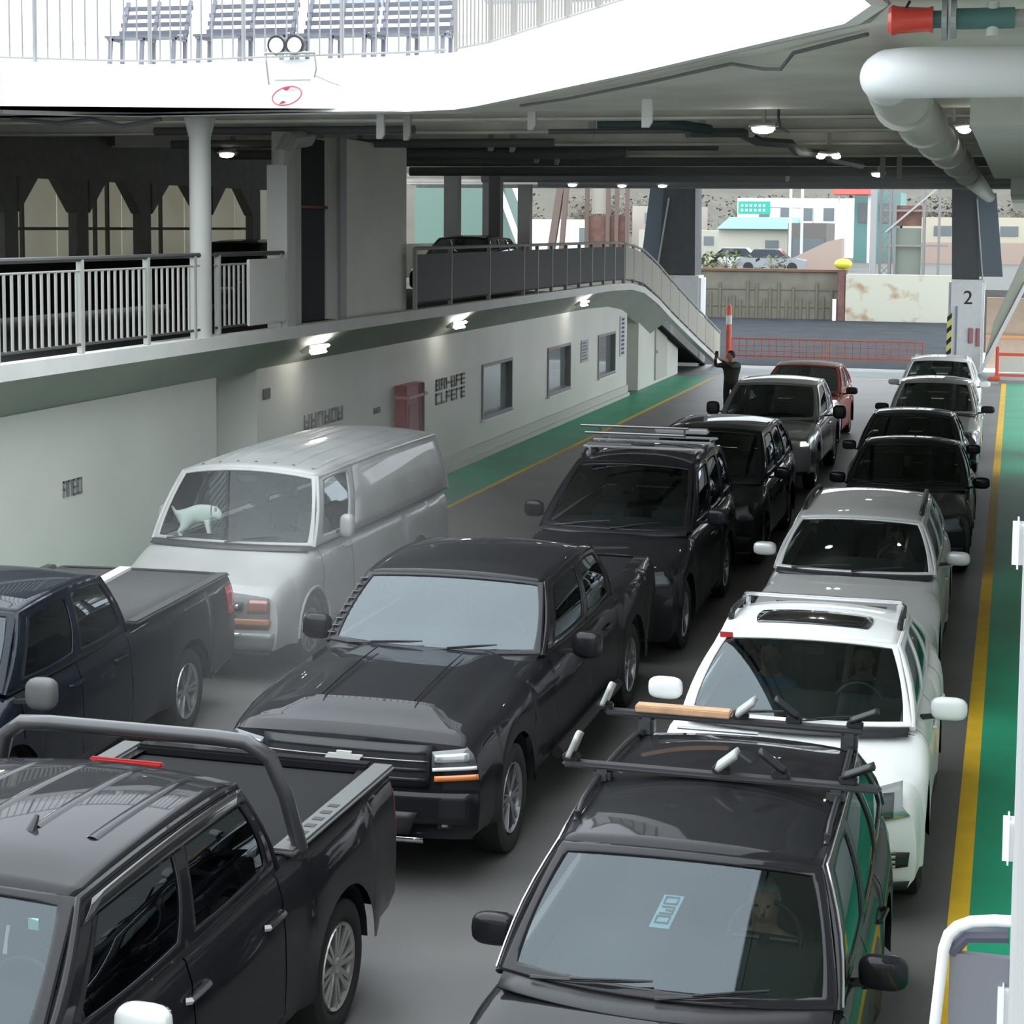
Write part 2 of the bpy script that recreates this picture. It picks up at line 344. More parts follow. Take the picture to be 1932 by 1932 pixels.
t = fence('short barred railing with a white board beside the square column', 21.05, 23.25, .145, BAL, [21.15, 23.15], handm=MATS['dark_handrail'])
tag(MB().bbox(-.02, .02, -.62, .62, 0, .88, .01).build('white_board', mat('board_white', (.62, .62, .58), .6), loc=(-9.765, 22.62, 3.34)), 'pale rectangular board fixed on the short barred railing', 'board')
MESH = mat('dark_mesh_panel', (.03, .03, .03), .6); PANEL2 = mat('beige_mesh_panel', (.40, .38, .32), .6)
fence('dark panelled railing along the raised deck before the ramp', 28.98, 45.75, 0, BAL, [28.98, 30.95, 33.39, 35.92, 37.03, 38.26, 39.57, 40.85, 42.11, 43.43, 44.66, 45.75], panel=MESH)
fence('beige panelled railing curving down the ramp to the deck', 45.9, 61.8, 0, BAL, [45.9, 47, 48.2, 49.5, 50.9, 52.3, 53.8, 55.4, 57, 58.7, 60.3, 61.7], panel=PANEL2)
# ---------------- wall signs and fire cabinet
INK = mat('faded_dark_lettering', (.20, .20, .20), .7)
def glyphs(name, label, y0, y1, z0, z1, n, x=-10.345, m=INK, rows=1, seed=1):
    rnd = random.Random(seed); g = MB(); w_ = (y1-y0)/n; hz = (z1-z0)/rows
    for r_ in range(rows):
        for i in range(n):
            a = y0+w_*i+w_*.12; b = y0+w_*(i+1)-w_*.12; zz0 = z0+hz*r_+hz*.08; zz1 = z0+hz*(r_+1)-hz*.08; tt = w_*.17; th = min(tt*1.0, (zz1-zz0)*.2)
            g.box(x, x+.012, a, a+tt, zz0, zz1)
            if rnd.random() < .6: g.box(x, x+.012, b-tt, b, zz0, zz1)
            for z in (zz0, (zz0+zz1)/2-th/2, zz1-th):
                if rnd.random() < .65: g.box(x, x+.012, a, b, z, z+th)
    return tag(g.build(name, m), label, 'sign')
glyphs('painted_sign', 'row of faded dark lettering on the wall above the white van roof', 25.3, 27.0, 1.55, 1.82, 6, seed=31)
glyphs('painted_sign', 'large block of faded grey lettering right of the red fire cabinet', 31.75, 33.65, 1.32, 1.84, 6, rows=2, seed=15)
glyphs('painted_sign', 'small dark lettering low on the near left wall', 18.15, 18.6, 1.56, 1.78, 4, seed=21)
glyphs('painted_sign', 'two small faded marks left of the red fire cabinet', 28.4, 28.75, 1.5, 1.62, 2, seed=9)
tag(MB().box(-10.345, -10.33, 23.8, 24.05, 2.18, 2.33).build('black_plaque', BLK), 'small black plaque at the top corner of the wall', 'plaque')
t = thing('notice_board', (-10.34, 43.4, 1.3), 'narrow printed notice on the wall between two windows', 'sign')
MB().box(0, .015, 0, .75, 0, .55).build('board', mat('notice_grey', (.45, .45, .47), .6), t); g = MB()
for i in range(6): g.box(.015, .02, .08, .62-.07*(i % 3), .06+.08*i, .10+.08*i)
g.build('printing', INK, t)
t = thing('vertical_sign', (-10.34, 47.95, 1.15), 'tall narrow blue lettered sign beside the far doorway', 'sign')
MB().box(0, .015, 0, .6, 0, 1.1).build('board', mat('sign_pale', (.6, .6, .62), .6), t); g = MB()
for i in range(9): g.box(.015, .02, .12, .48, .05+.115*i, .12+.115*i)
g.build('printing', mat('navy_print', (.05, .06, .16), .6), t)
t = thing('fire_cabinet', (-10.35, 29.5, .75), 'dull red fire hose cabinet on the left wall behind the van', 'cabinet')
MB().bbox(0, .22, 0, 1.0, 0, 1.15, .02).build('cabinet_body', mat('fire_red', (.34, .06, .06), .5), t); MB().box(0, .28, -.02, 1.02, .92, .97).build('shelf_lip', mat('pink_edge', (.55, .25, .24), .5), t)
MB().tube([(.26, .78, 0), (.26, .78, 1.15)], .03, 8).build('pipe', mat('dark_red', (.10, .02, .02), .5), t); MB().box(.22, .235, .12, .62, .15, .8).build('door_panel', mat('fire_red_dark', (.28, .05, .05), .5), t)
# ---------------- ring sign, floodlight on the fascia
ux = Vector((-6.9+10.5, 20.05-20.55, 0)).normalized(); nn = Vector((ux.y, -ux.x, 0)).normalized()
if nn.y > 0: nn = -nn
c0 = Vector((-8.44, 20.19, 6.21))
RS = mat('ring_red', (.75, .12, .16), .5)
t = thing('ring_sign', c0, 'red outlined oval sign on the white fascia below the twin floodlight', 'sign')
MB().tube([tuple(ux*.20*math.cos(a*PI/16)+Vector((0,0,1))*(.105*math.sin(a*PI/16)+.03*math.cos(a*PI/16))+nn*.012) for a in range(33)], .009, 6).build('ring', RS, t)
MB().poly([(-.05,.085),(.05,.10),(.02,.065),(-.01,.06)], 'y', 0, .01).poly([(-.09,-.10),(-.0,-.085),(-.03,-.06),(-.06,-.065)], 'y', 0, .01).build('arrow_marks', mat('ring_dark', (.35, .05, .08), .5), t, loc=tuple(nn*.03))
g = MB()
for i in range(5): g.box(-.09+.038*i, -.065+.038*i, 0, .008, -.015, .02)
g.build('lettering', mat('pale_teal_ink', (.5, .7, .66), .6), t, loc=tuple(nn*.03))
t = thing('twin_floodlight', (-8.37, 20.15, 6.62), 'twin round floodlight on a bracket at the fascia edge', 'floodlight')
br = MB().tube([(-.28, -.02, -.28), (-.28, -.1, .0), (-.28, -.1, .14)], .012, 6).tube([(.30, -.02, -.2), (.34, -.06, -.1), (.33, -.1, .1)], .012, 6).tube([(-.3, -.1, .08), (.34, -.1, .08)], .02, 6).box(-.2, .24, -.03, .0, -.24, -.22)
br.build('bracket', mat('bracket_grey', (.35, .35, .34), .5), t); MB().tube([(.32, -.05, -.18), (.5, -.03, -.26), (.62, -.02, -.3)], .006, 5).build('cable', mat('grey_cable', (.3, .3, .3), .6), t)
for x in (-.14, .09):
    b = MB(); b.tube([(x, .06, .18), (x, -.02, .18), (x, -.12, .17)], [.06, .11, .118], 20); q = b.build('lamp_head', mat('floodlight_black', (.03,.03,.03), .4), t, smooth=True)
    MB().ell((x, -.125, .17), (.09, .025, .09), 20, 8).build('lens', mat('flood_lens', (.75, .74, .66), .3, emit=(1, .97, .88), es=.5), q, smooth=True)
# ---------------- upper deck: railings, benches, superstructure
def rail2(label, pts, step, z=6.64, H_=1.15, m=None, post=.045):
    m = m or mat('white_rail', (.26, .26, .26), .5); t = thing('upper_railing', (pts[0][0], pts[0][1], z), label, 'railing', 'railings around the deck opening')
    P = [Vector((p[0]-pts[0][0], p[1]-pts[0][1], 0)) for p in pts]
    up = Vector((0,0,1))
    MB().tube([p+up*H_ for p in P], .03, 8).build('handrail', m, t, smooth=True); MB().tube([p+up*.06 for p in P], .015, 6).build('bottom_rail', m, t, smooth=True)
    n = 0
    for a, b in zip(P, P[1:]):
        L_ = (b-a).length; k = max(1, round(L_/step))
        for i in range(k):
            if n >= 95: break
            p = a.lerp(b, i/k); n += 1
            if n % 9 == 1: MB().bbox(-post/2, post/2, -post/2, post/2, 0, H_, .006).build('post', m, t, loc=tuple(p))
            else: MB().bbox(-.009, .009, -.009, .009, .05, H_, .003).build('baluster', m, t, loc=tuple(p))
    return t
rail2('upper railing along the far straight side of the deck opening', [(-13.0, 19.5), (-12.0, 19.95), (-11.1, 20.5), (-10.5, 20.72), (-6.9, 20.2), (-6.4, 20.0)], .15)
rail2('upper railing along the diagonal side of the deck opening', [(-6.25, 19.9), (-5.65, 19.25), (-4.65, 17.72), (-3.05, 15.3), (-1.9, 13.4)], .095, m=mat('beige_rail', (.27, .25, .23), .5))
BW = mat('bench_grey', (.10, .105, .13), .5)
def bench(x, y, L_, label, rz=0):
    t = thing('deck_bench', (x, y, 6.64), label, 'bench', 'slatted benches on the upper deck', rz)
    for i in range(4): MB().box(0, L_, .42+.045*i, .44+.045*i, .50+.11*i, .56+.11*i).build('back_slat', BW, t)
    for i in range(4): MB().box(0, L_, .02+.1*i, .09+.1*i, .43, .46).build('seat_slat', BW, t)
    for xx in (0.05, L_/2, L_-.05): MB().bar((xx, .05, 0), (xx, .10, .45), .05, .04).bar((xx, .4, 0), (xx, .42, .5), .05, .04).bar((xx, .42, .45), (xx, .6, .95), .05, .04).bar((xx, .03, .42), (xx, .42, .42), .05, .04).build('bench_frame', mat('bench_frame_grey', (.14, .14, .17), .5), t)
    return t
bench(-11.5, 21.4, 1.0, 'leftmost slatted bench on the upper deck', .0); bench(-10.25, 21.4, 1.25, 'slatted bench left of the twin floodlight'); bench(-8.97, 21.6, 1.0, 'slatted bench directly behind the twin floodlight', .0); bench(-7.93, 21.6, 1.0, 'slatted bench right of the twin floodlight', .0)
UW = mat('bright_superstructure_white', (.80, .81, .84), .5)
sp_ = MB().box(-22, 9, 30, 30.3, 6.6, 11); struct('wall_upper', sp_, UW)
for i, x in enumerate((-11.2, -10.0, -8.4, -7.2)):
    o = struct('window_%d' % (i+10), MB().bbox(x-.5, x+.5, 29.93, 30.0, 8.45, 9.4, .03), mat('upper_window', (.22, .25, .30), .15, 0, 1))
struct('trim_9', MB().box(-22, 9, 29.95, 30, 7.9, 7.96).box(-7.6, -7.4, 29.8, 30, 6.6, 9.8), mat('blue_grey_trim', (.40, .44, .55), .5))
lk = mat('locker_pale_grey', (.62, .63, .68), .5)
tag(MB().bbox(-.9, .9, 0, .6, 0, .85, .03).build('deck_locker', lk, smooth=True, loc=(-9.2, 24.2, 6.625)), 'pale locker box behind the left benches', 'locker')
tag(MB().bbox(-.9, .9, 0, .6, 0, .85, .03).build('deck_locker', lk, smooth=True, loc=(-6.4, 24.2, 6.625)), 'pale locker box right of the twin floodlight', 'locker')
# ---------------- ceiling pipes, hangers, lamps, cables
HANG = mat('white_hanger', (.72, .72, .70), .5); HANG2 = mat('grey_hanger', (.40, .40, .37), .6)
hl = [(-7.73, 21.5, 5.76, 1), (-7.38, 21.5, 5.74, 0), (-5.77, 21.5, 5.86, 1), (-10.24, 21.5, 5.8, 1), (-5.6, 24, 5.9, 0), (-4.09, 24, 5.9, 0), (-3.42, 24, 5.88, 0), (-3.22, 24, 5.88, 0),
      (-11.62, 28, 5.85, 0), (-11.13, 28, 5.84, 0), (-10.42, 28, 5.84, 0), (-12.68, 28, 5.9, 0), (-8.19, 28, 5.88, 0), (-7.83, 28, 5.86, 0), (-8.92, 33.6, 5.88, 0), (-8.52, 33.6, 5.85, 0), (-2.4, 33.6, 5.6, 0), (-2.1, 33.6, 5.6, 0), (-5.4, 44, 5.8, 0)]
for i, (x, y, z, w_) in enumerate(hl):
    s_ = .05 if w_ else .045
    tag(MB().poly([(-s_, z), (s_*.3, z-.0), (s_, z+.06), (s_, 6.46), (-s_, 6.46)], 'y', -.03, .03).build('pipe_hanger', HANG if w_ else HANG2, loc=(x, y, 0)),
        'pale flat pipe hanger dropping from the ceiling near the fascia' if w_ else 'grey flat pipe hanger among the ceiling beams', 'hanger', 'pale pipe hangers near the fascia' if w_ else 'grey pipe hangers under the ceiling')
o = tag(MB().poly([(-.055, 5.72), (.02, 5.72), (.055, 5.78), (.055, 6.02), (-.055, 6.02)], 'y', -.03, .03).build('pipe_hanger', HANG, loc=(-3.75, 18.6, 0)), 'broad white pipe hanger nearest the diagonal fascia', 'hanger')
def pipe(label, pts, r, m=DARKP, grp=None, name='ceiling_pipe', n=10): return tag(MB().tube(pts, r, n).build(name, m, smooth=True), label, 'pipe', grp)
pipe('thin dark pipe crossing under the ceiling behind the white hangers', [(-6.1, 23.6, 5.95), (-3.9, 23.6, 5.95)], .035)
pipe('dark pipe with the lamp cluster at its right end', [(-5.2, 22.6, 6.0), (-4.3, 22.7, 6.0), (-3.9, 23.4, 5.95)], .07, mat('teal_dark_pipe', (.05, .09, .09), .6))
for i, (y, z, x0, x1, r) in enumerate(((27.4, 5.98, -13.5, -7, .07), (30.5, 5.93, -14, -6.5, .09), (31.0, 6.06, -13, -5, .06), (35.5, 5.97, -12.5, .5, .09), (41, 5.95, -14, .8, .11), (47, 5.96, -14, .8, .12), (53, 5.98, -14, .8, .14), (24.2, 6.02, -12.2, -8.2, .06))):
    pipe('dark transverse pipe below the ceiling beams', [(x0, y, z), (x1, y, z)], r, grp='dark transverse ceiling pipes')
def cable(label, pts, r=.02): return tag(MB().tube([Vector(p) for p in pts], r, 6).build('cable', DARKP, smooth=True), label, 'cable')
cable('black cable running along behind the diagonal fascia', [(-5.2, 18.9, 5.98), (-4.4, 17.7, 5.96), (-3.2, 15.9, 5.97), (-2.2, 14.2, 5.97), (-1.9, 13.9, 5.9), (-1.75, 13.7, 5.88), (-1.62, 13.4, 5.97), (-1.0, 12.3, 5.98)], .015)
cable('tangled black cable bundle wandering along the ceiling centre', [(-4.2, 23.5, 5.92), (-3.6, 24.2, 5.95), (-3.5, 25.2, 5.88), (-3.2, 26.3, 5.9), (-3.3, 28, 5.86), (-3.0, 29.5, 5.88), (-3.2, 32, 5.9), (-2.9, 35, 5.88)], .07)
cable('black cable hanging down to the bright ceiling lamp', [(-2.75, 21.5, 6.47), (-2.76, 21.5, 6.0), (-2.72, 21.4, 5.85), (-2.6, 21.2, 5.8)], .018)
cable('looping dark cable at the top left under the fascia', [(-12.2, 20.3, 5.975), (-11.6, 20.4, 5.92), (-11.2, 20.5, 5.975), (-10.8, 20.55, 5.89), (-10.3, 20.6, 5.975)], .03)
LP_ = [(-2.82, 20.7, 5.8, 'ceiling lamp at the end of the cable bundle, brightest of the right hand ones'), (-2.85, 28.4, 5.8, 'twin ceiling lamp second along the centre row'), (-2.83, 38.4, 5.8, 'single far ceiling lamp third along the centre row'), (-.72, 20.9, 5.8, 'twin ceiling lamp hanging below the big white pipe'),
       (-12.35, 32.3, 5.8, 'long lit ceiling lamp above the dark shutter'), (-12.5, 27.4, 5.8, 'small lit ceiling lamp right of the round column'), (-12.2, 50, 5.84, 'small lit lamp over the dark panelled railing'), (-11.2, 52, 5.86, 'small lit lamp near the left dock tower'), (-10.0, 52, 5.86, 'tiny lit lamp left of the slanted end post')]
for i, (x, y, z, lb) in enumerate(LP_):
    t = thing('ceiling_lamp', (x, y, z), lb, 'lamp', None)
    MB().tube([(0, 0, .06), (0, 0, 6.46-z)], .025, 8).build('stem', HANG2, t)
    if i in (4,):
        MB().bbox(-.30, .30, -.1, .1, 0, .07, .02).build('housing', LAMPH, t); MB().bbox(-.05, .38, -.07, .05, -.05, 0, .02).build('tube', TUBE, t, smooth=True)
    else:
        MB().bbox(-.17, .17, -.08, .08, 0, .08, .03).build('housing', LAMPH, t)
        for sx in ((-1, 1) if i in (1, 3) else (0,)): MB().ell((sx*.12, -.06, -.01), (.07 if sx else .12, .05, .035), 12, 8).build('lens', TUBE, t, smooth=True)
PIPEW = mat('white_pipe_paint', (.84, .85, .85), .5, noise=.04, nscale=2)
zc_, yc_ = 5.70, 12.0
PIPEB = mat('beige_pipe_paint', (.60, .59, .54), .6, noise=.15, nscale=2)
tag(MB().tube([(3, yc_, zc_+.02), (.3, yc_, zc_), (-.55, yc_, zc_), (-.72, yc_+.03, zc_), (-.84, yc_+.14, zc_), (-.88, yc_+.32, zc_), (-.88, 12.7, zc_)], .165, 24).build('exhaust_pipe', PIPEW, smooth=True), 'large white pipe elbow coming in from the right edge', 'pipe')
LONGP = tag(MB().tube([(-.88, 12.7, zc_), (-.86, 13.2, zc_-.03), (-.86, 17, zc_-.05), (-.86, 30, zc_-.05), (-.86, 57, zc_-.02)], [.17, .20, .20, .20, .18], 24).build('exhaust_pipe', PIPEB, smooth=True), 'long beige pipe running away below the ceiling behind the white elbow', 'pipe')
for y in (14, 17, 20, 23, 27, 32): MB().tube([(-.86, y-.03, zc_-.05), (-.86, y+.03, zc_-.05)], .225, 20).build('flange_ring', PIPEB, LONGP)
t = thing('red_valve', (-.75, 10.7, 5.89), 'red pipe end cap with grey flange and teal pipe at the top right', 'valve')
MB().tube([(0,0,0), (.02,0,0), (.06,0,0), (.22,0,0), (.25,0,0)], [.07, .088, .078, .068, .078], 20).build('red_cap', mat('bright_red_paint', (.70, .06, .04), .4, 0, .5), t, smooth=True)
MB().tube([(.30,0,0), (.33,0,0)], .12, 24).tube([(.35,0,0), (.38,0,0)], .11, 24).build('flange', mat('grey_flange', (.45, .46, .48), .4, .4), t)
MB().tube([(.25,0,0), (.30,0,0)], .05, 14).tube([(.38,0,0), (.7,0,0)], .06, 14).build('teal_pipe', mat('teal_pipe', (.10, .22, .21), .5), t, smooth=True)
MB().tube([(.58,0,.09), (.58,0,-.1)], .035, 12).build('white_tag', HANG, t); MB().tube([(.12,-.06,.1), (.10,-.07,.06)], .008, 6).build('cap_pin', BLK, t)
MB().tube([(.7,0,0), (1.0,0,0), (1.0,0,.11)], .05, 10).build('pipe_support', HANG2, t)
# near right pillar, rail and fixtures
tag(MB().bbox(.035, .12, 3.96, 4.1, 0, 6.46, .01).build('white_pillar', mat('pillar_white', (.66, .66, .66), .45), smooth=True), 'pale pillar at the right edge of the view', 'pillar')
for i, z in enumerate((2.98, 3.36, 4.02)):
    lb = ['white rounded fixture lowest on the right pillar beside the grey panel', 'white rounded fixture on the right pillar above the curved rail', 'white rounded fixture highest on the right pillar'][i]
    tag(MB().bbox(-.012, .012, -.03, .03, -.055, .055, .01).build('rounded_fixture', mat('bright_white_fixture', (.9, .9, .9), .4), smooth=True, loc=((.023, .023, .023)[i], 4.02, z)), lb, 'fixture')
t = thing('stair_guard', (0, 4, 0), 'white curved guard rail with grey panel at the bottom right', 'railing')
MB().tube([(-.125, 0, 0), (-.122, 0, 2.93), (-.108, 0, 3.10), (-.098, 0, 3.135), (-.08, 0, 3.155), (-.05, 0, 3.17), (0, 0, 3.178), (.035, 0, 3.18)], .013, 10).build('guard_rail', mat('bright_white_fixture', (.9,.9,.9), .4), t, smooth=True)
MB().box(-.095, .04, .01, .03, 0, 3.09).build('grey_panel', mat('guard_panel_grey', (.22, .22, .25), .5), t); MB().tube([(-.095, .02, 3.09), (-.06, .02, 3.13), (.03, .02, 3.14)], .018, 8).build('dark_inner_rail', mat('dark_purple_grey', (.10, .10, .14), .5), t, smooth=True)
# ---------------- ship's end
for i, (lb, xa) in enumerate((('white end bulwark block left of the quay wall', -11.2), ('white end bulwark block numbered two', -2.08))):
    x0, x1 = ((-11.2, -10.2), (-2.08, -.95))[i]
    t = thing('bulwark_block', ((x0+x1)/2, 60.6, 0), lb, 'bulwark'); hw2 = (x1-x0)/2
    MB().bbox(-hw2, hw2, -.6, .6, 0, 3.05, .08).build('block', mat('block_white', (.78, .79, .80), .5, noise=.06), t, smooth=True)
    if i:
        fc = bpy.data.curves.new('numeral', 'FONT'); fc.body = '2'; fc.size = .62; fc.extrude = .005; fo = bpy.data.objects.new('numeral', fc); COL.objects.link(fo)
        fo.rotation_euler = (PI/2, 0, 0); bpy.context.view_layer.update(); me = bpy.data.meshes.new_from_object(fo.evaluated_get(bpy.context.evaluated_depsgraph_get())); bpy.data.objects.remove(fo)
        me.materials.append(BLK); no = bpy.data.objects.new('numeral', me); COL.objects.link(no); no.parent = t; no.location = (-.10, -.605, 2.27); no.rotation_euler = (PI/2, 0, 0)
        MB().box(-hw2-.02, -hw2+.13, -.615, -.6, 0, 1.9).build('hazard_board', mat('hazard_yellow', (.75, .70, .22), .5), t)
        g = MB()
        for k_ in range(5): g.poly([(-hw2-.02, .15+.38*k_), (-hw2+.13, .30+.38*k_), (-hw2+.13, .46+.38*k_), (-hw2-.02, .31+.38*k_)], 'y', -.625, -.61)
        g.build('hazard_stripes', BLK, t); MB().tube([(-hw2+.3, -.64, .3), (-hw2+.3, -.64, 2.2)], .03, 8).build('conduit', mat('blue_grey_conduit', (.4, .45, .5), .5), t)
        MB().bbox(.1, .25, -.66, -.6, 1.0, 1.5, .02).bbox(.34, .46, -.66, -.6, .9, 1.5, .02).build('red_box', mat('faded_red_box', (.45, .2, .22), .5), t)
SLATE = mat('slate_post_paint', (.085, .09, .095), .6, noise=.15); SLATE2 = mat('slate_teal_plate', (.10, .13, .15), .6)
def prism(bot, top, z0, z1): 
    return MB().add([(x, y, z0) for x, y in bot]+[(x, y, z1) for x, y in top], [(0,1,2,3), (7,6,5,4), (0,4,5,1), (1,5,6,2), (2,6,7,3), (3,7,4,0)])
t = thing('end_post', (-11.3, 61, 3.05), 'dark slate tapering post above the left end block', 'post')
prism([(-.42, -.7), (.85, -.7), (.85, .6), (-.42, .6)], [(-.25, -.7), (.82, -.7), (.82, .6), (-.25, .6)], 0, 2.95).build('post_body', SLATE, t)
prism([(-1.15, -.55), (-.42, -.7), (-.42, -.5), (-1.1, -.4)], [(-.75, -.55), (-.08, -.7), (-.08, -.5), (-.7, -.4)], -.6, 2.95).build('side_plate', SLATE2, t); MB().tube([(-.50, -.78, -.3), (-.06, -.78, 2.6)], .03, 8).build('pipe', HANG2, t)
t = thing('end_post', (-1.3, 61, 3.05), 'dark slate tapering post above the block numbered two', 'post')
prism([(-.7, -.6), (.15, -.6), (.15, .6), (-.7, .6)], [(-.78, -.6), (.0, -.6), (.0, .6), (-.78, .6)], 0, 2.95).build('post_body', SLATE, t)
prism([(.15, -.6), (.90, -.5), (.9, .0), (.15, .6)], [(-.0, -.6), (.62, -.5), (.62, .0), (0, .6)], .1, 2.8).build('side_plate', SLATE2, t); MB().tube([(.32, -.66, -.5), (.02, -.66, 2.6)], .025, 8).build('pipe', HANG2, t)
t = thing('ramp_edge_panel', (-1.0, 60.2, 0), 'slanting pale ramp rail with white lower edge right of block two', 'ramp')
MB().add([(0,-.5,0), (1.35,-.5,2.95), (1.35,-.5,4.05), (.35,-.5,1.6), (0,-.42,0), (1.35,-.42,2.95), (1.35,-.42,4.05), (.35,-.42,1.6)], [(0,1,2,3),(7,6,5,4),(0,4,5,1),(1,5,6,2),(2,6,7,3),(3,7,4,0)]).build('mesh_panel', mat('beige_grey_mesh', (.42, .43, .36), .6), t)
MB().bar((-.02, -.55, .05), (1.35, -.55, 3.0), .06, .12).build('white_edge', mat('block_white', (.78,.79,.80), .5), t); MB().bar((.35, -.5, 1.6), (1.35, -.5, 4.05), .05, .06).build('top_rail', HANG2, t)
tag(MB().box(-.9, 3, 62.4, 62.6, .02, 2.4).build('peach_panel', mat('peach_panel_paint', (.42, .31, .23), .6, noise=.1)), 'peach coloured panel behind the slanting ramp rail', 'panel')
tag(MB().box(-.9, 3, 62.34, 62.39, 1.05, 1.15).build('orange_band', mat('orange_band', (.6, .28, .12), .6)), 'orange band across the peach coloured panel', 'band')
t = thing('road_barrier', (-.42, 57.9, 0), 'red and white barrier at the far end of the green walkway', 'barrier')
MB().bbox(-.10, .0, -.08, .08, 0, 1.05, .02).bbox(-.3, .05, -.25, .25, 0, .12, .03).build('post', mat('barrier_red', (.75, .13, .08), .5), t); MB().box(.0, .9, -.02, .02, .25, .72).build('white_board', mat('board_pale', (.7, .68, .6), .6), t); MB().box(.0, .9, -.03, .03, .76, .86).box(0, .9, -.03, .03, .12, .2).build('red_rail', mat('barrier_red', (.75,.13,.08), .5), t)
# orange net and its post
ON = mat('orange_net', (.70, .16, .08), .6)
t = thing('delineator_post', (-9.2, 59.9, 0), 'tall red post with white band at the left end of the orange net', 'post')
MB().tube([(0,0,0), (0,0,2.05), (0,0,2.1)], [.10, .085, .05], 14).build('post', mat('barrier_red', (.75,.13,.08), .5), t, smooth=True); MB().tube([(0,0,1.45), (0,0,1.75)], .098, 14).build('white_band', HANG, t); MB().tube([(0,0,0), (0,0,.08)], .22, 14).build('base', BLK, t)
n_ = MB()
for i in range(26): n_.bbox(.25*i-.012, .25*i+.012, -.01, .01, .35-.03, 1.0-.001*i, .003)
for z in (.38, .56, .74, .95): n_.bbox(-.05, 6.3, -.012, .012, z, z+(.05 if z in (.38, .95) else .02), .004)
t = thing('safety_net', (-9.1, 60.0, 0), 'orange safety net stretched across the ship end', 'net'); n_.build('net', ON, t)
for x in (.0, 3.1, 6.25): MB().tube([(x, .03, 0), (x, .03, 1.0)], .02, 6).build('net_stake', ON, t)
# ============================================================ DOCK AND TOWN
struct('ramp_plate', MB().add([(-15, 61.2, -.02), (-2.3, 61.2, -.02), (-2.6, 84.8, .42), (-15.5, 84.8, .42), (-15, 61.2, -.5), (-2.3, 61.2, -.5), (-2.6, 84.8, -.3), (-15.5, 84.8, -.3)], [(0,1,2,3),(7,6,5,4),(0,4,5,1),(1,5,6,2),(2,6,7,3),(3,7,4,0)]), mat('ramp_slate', (.036, .041, .046), .95, spec=.1, noise=.25, nscale=1))
struct('water', MB().box(-120, 80, 61.6, 85, -3, -2), mat('grey_water', (.10, .13, .13), .1))
QW = mat('quay_concrete', (.15, .14, .11), .8, noise=.3, nscale=1.2)
t = thing('quay_wall', (-11, 85, 0), 'weathered concrete quay wall with dark vertical stains', 'wall')
MB().box(-22, 3.4, 0, .6, -3, 2.62).build('wall_face', QW, t)
g = MB(); rnd = random.Random(4)
for i in range(22): x = -3.6+.35*i+rnd.uniform(-.06, .06); g.bbox(x-.07, x+.07, -.06, .0, .3, rnd.uniform(1.2, 2.3), .03)
g.build('timber_fenders', mat('stained_dark', (.12, .11, .08), .9), t); MB().box(-22, 3.4, -.1, .7, 2.62, 2.74).build('rusty_coping', mat('rust_coping', (.15, .08, .045), .8, noise=.3), t)
g = MB(); [g.box(-22, 3.4, -.03, 0, z, z+.05) for z in (.95, 1.75)]; g.build('joint', mat('joint_dark', (.1, .1, .08), .9), t)
RU = mat('cream_rusty_steel', (.40, .39, .32), .6, ncol=(.26, .16, .08), nscale=1.1)
RU.node_tree.nodes['Color Ramp'].color_ramp.elements[0].position = .30; RU.node_tree.nodes['Color Ramp'].color_ramp.elements[1].position = .42
tag(MB().box(-7.55, -2.6, 84.2, 84.9, .3, 2.56).build('cream_barge_wall', RU), 'cream steel wall panel with rust stains right of the quay', 'wall')
t = thing('mooring_fitting', (-7.75, 84.4, 0), 'yellow mooring fitting on a rusty timber pile at the quay corner', 'bollard')
MB().bbox(-.2, .2, -.15, .15, -.2, 2.7, .05).build('rusty_pile', mat('rusty_purple', (.16, .08, .07), .8, noise=.4, nscale=4), t); MB().ell((.05, 0, 3.02), (.42, .3, .26), 12, 8).build('yellow_cap', mat('yellow_cap', (.50, .45, .04), .5), t, smooth=True); MB().tube([(-.3, -.2, .3), (-.3, -.2, 1.4)], .09, 8).build('white_pile', HANG, t)
struct('land', MB().box(-160, 120, 85.6, 420, -1, 1.9), mat('asphalt_land', (.09, .09, .08), .9, noise=.2))
def hill(u, v):
    x = -150+260*u; y = 230+150*v
    return (x, y, 1.5+(26+9*math.sin(x*.05)+4*math.sin(x*.21+1))*min(1, v*1.4)**.8)
tag(MB().grid(hill, 60, 12).build('wooded_hillside', mat('winter_hillside', (.10, .09, .07), .95, ncol=(.07, .065, .05), nscale=.12), smooth=True), 'brown green wooded hillside behind the town', 'hill')
def bush(x, y, z, r, label, col, n=70, name='winter_shrub', cat='shrub', grp=None):
    t = thing(name, (x, y, z), label, cat, grp); rnd = random.Random(int(x*10+y)); b = MB(); f = MB()
    for i in range(n//3): 
        a = rnd.uniform(0, 2*PI); e = rnd.uniform(.5, 1.5); p = Vector((math.cos(a)*.8, math.sin(a)*.8, e)).normalized()*r*rnd.uniform(.7, 1.15)
        b.tube([(0,0,0), p*.5+Vector((0,0,.1)), p], [.035*r, .02*r, .006*r], 5)
    for i in range(n):
        p = Vector((rnd.gauss(0,.45), rnd.gauss(0,.45), rnd.uniform(.15, 1.1)))*r; s_ = r*(rnd.uniform(.08, .2) if n < 200 else rnd.uniform(.02, .06)); q = Vector([rnd.uniform(-1,1) for _ in range(3)]).normalized()*s_; w_ = q.cross(Vector((0,0,1)))
        f.add([p-q, p+w_, p+q, p-w_], [(0,1,2,3)])
    b.build('branches', mat('bare_twigs', (.22, .19, .15), .9), t); f.build('foliage', mat(*col), t)
    return t
GV = ('olive_foliage', (.09, .10, .035), .9)
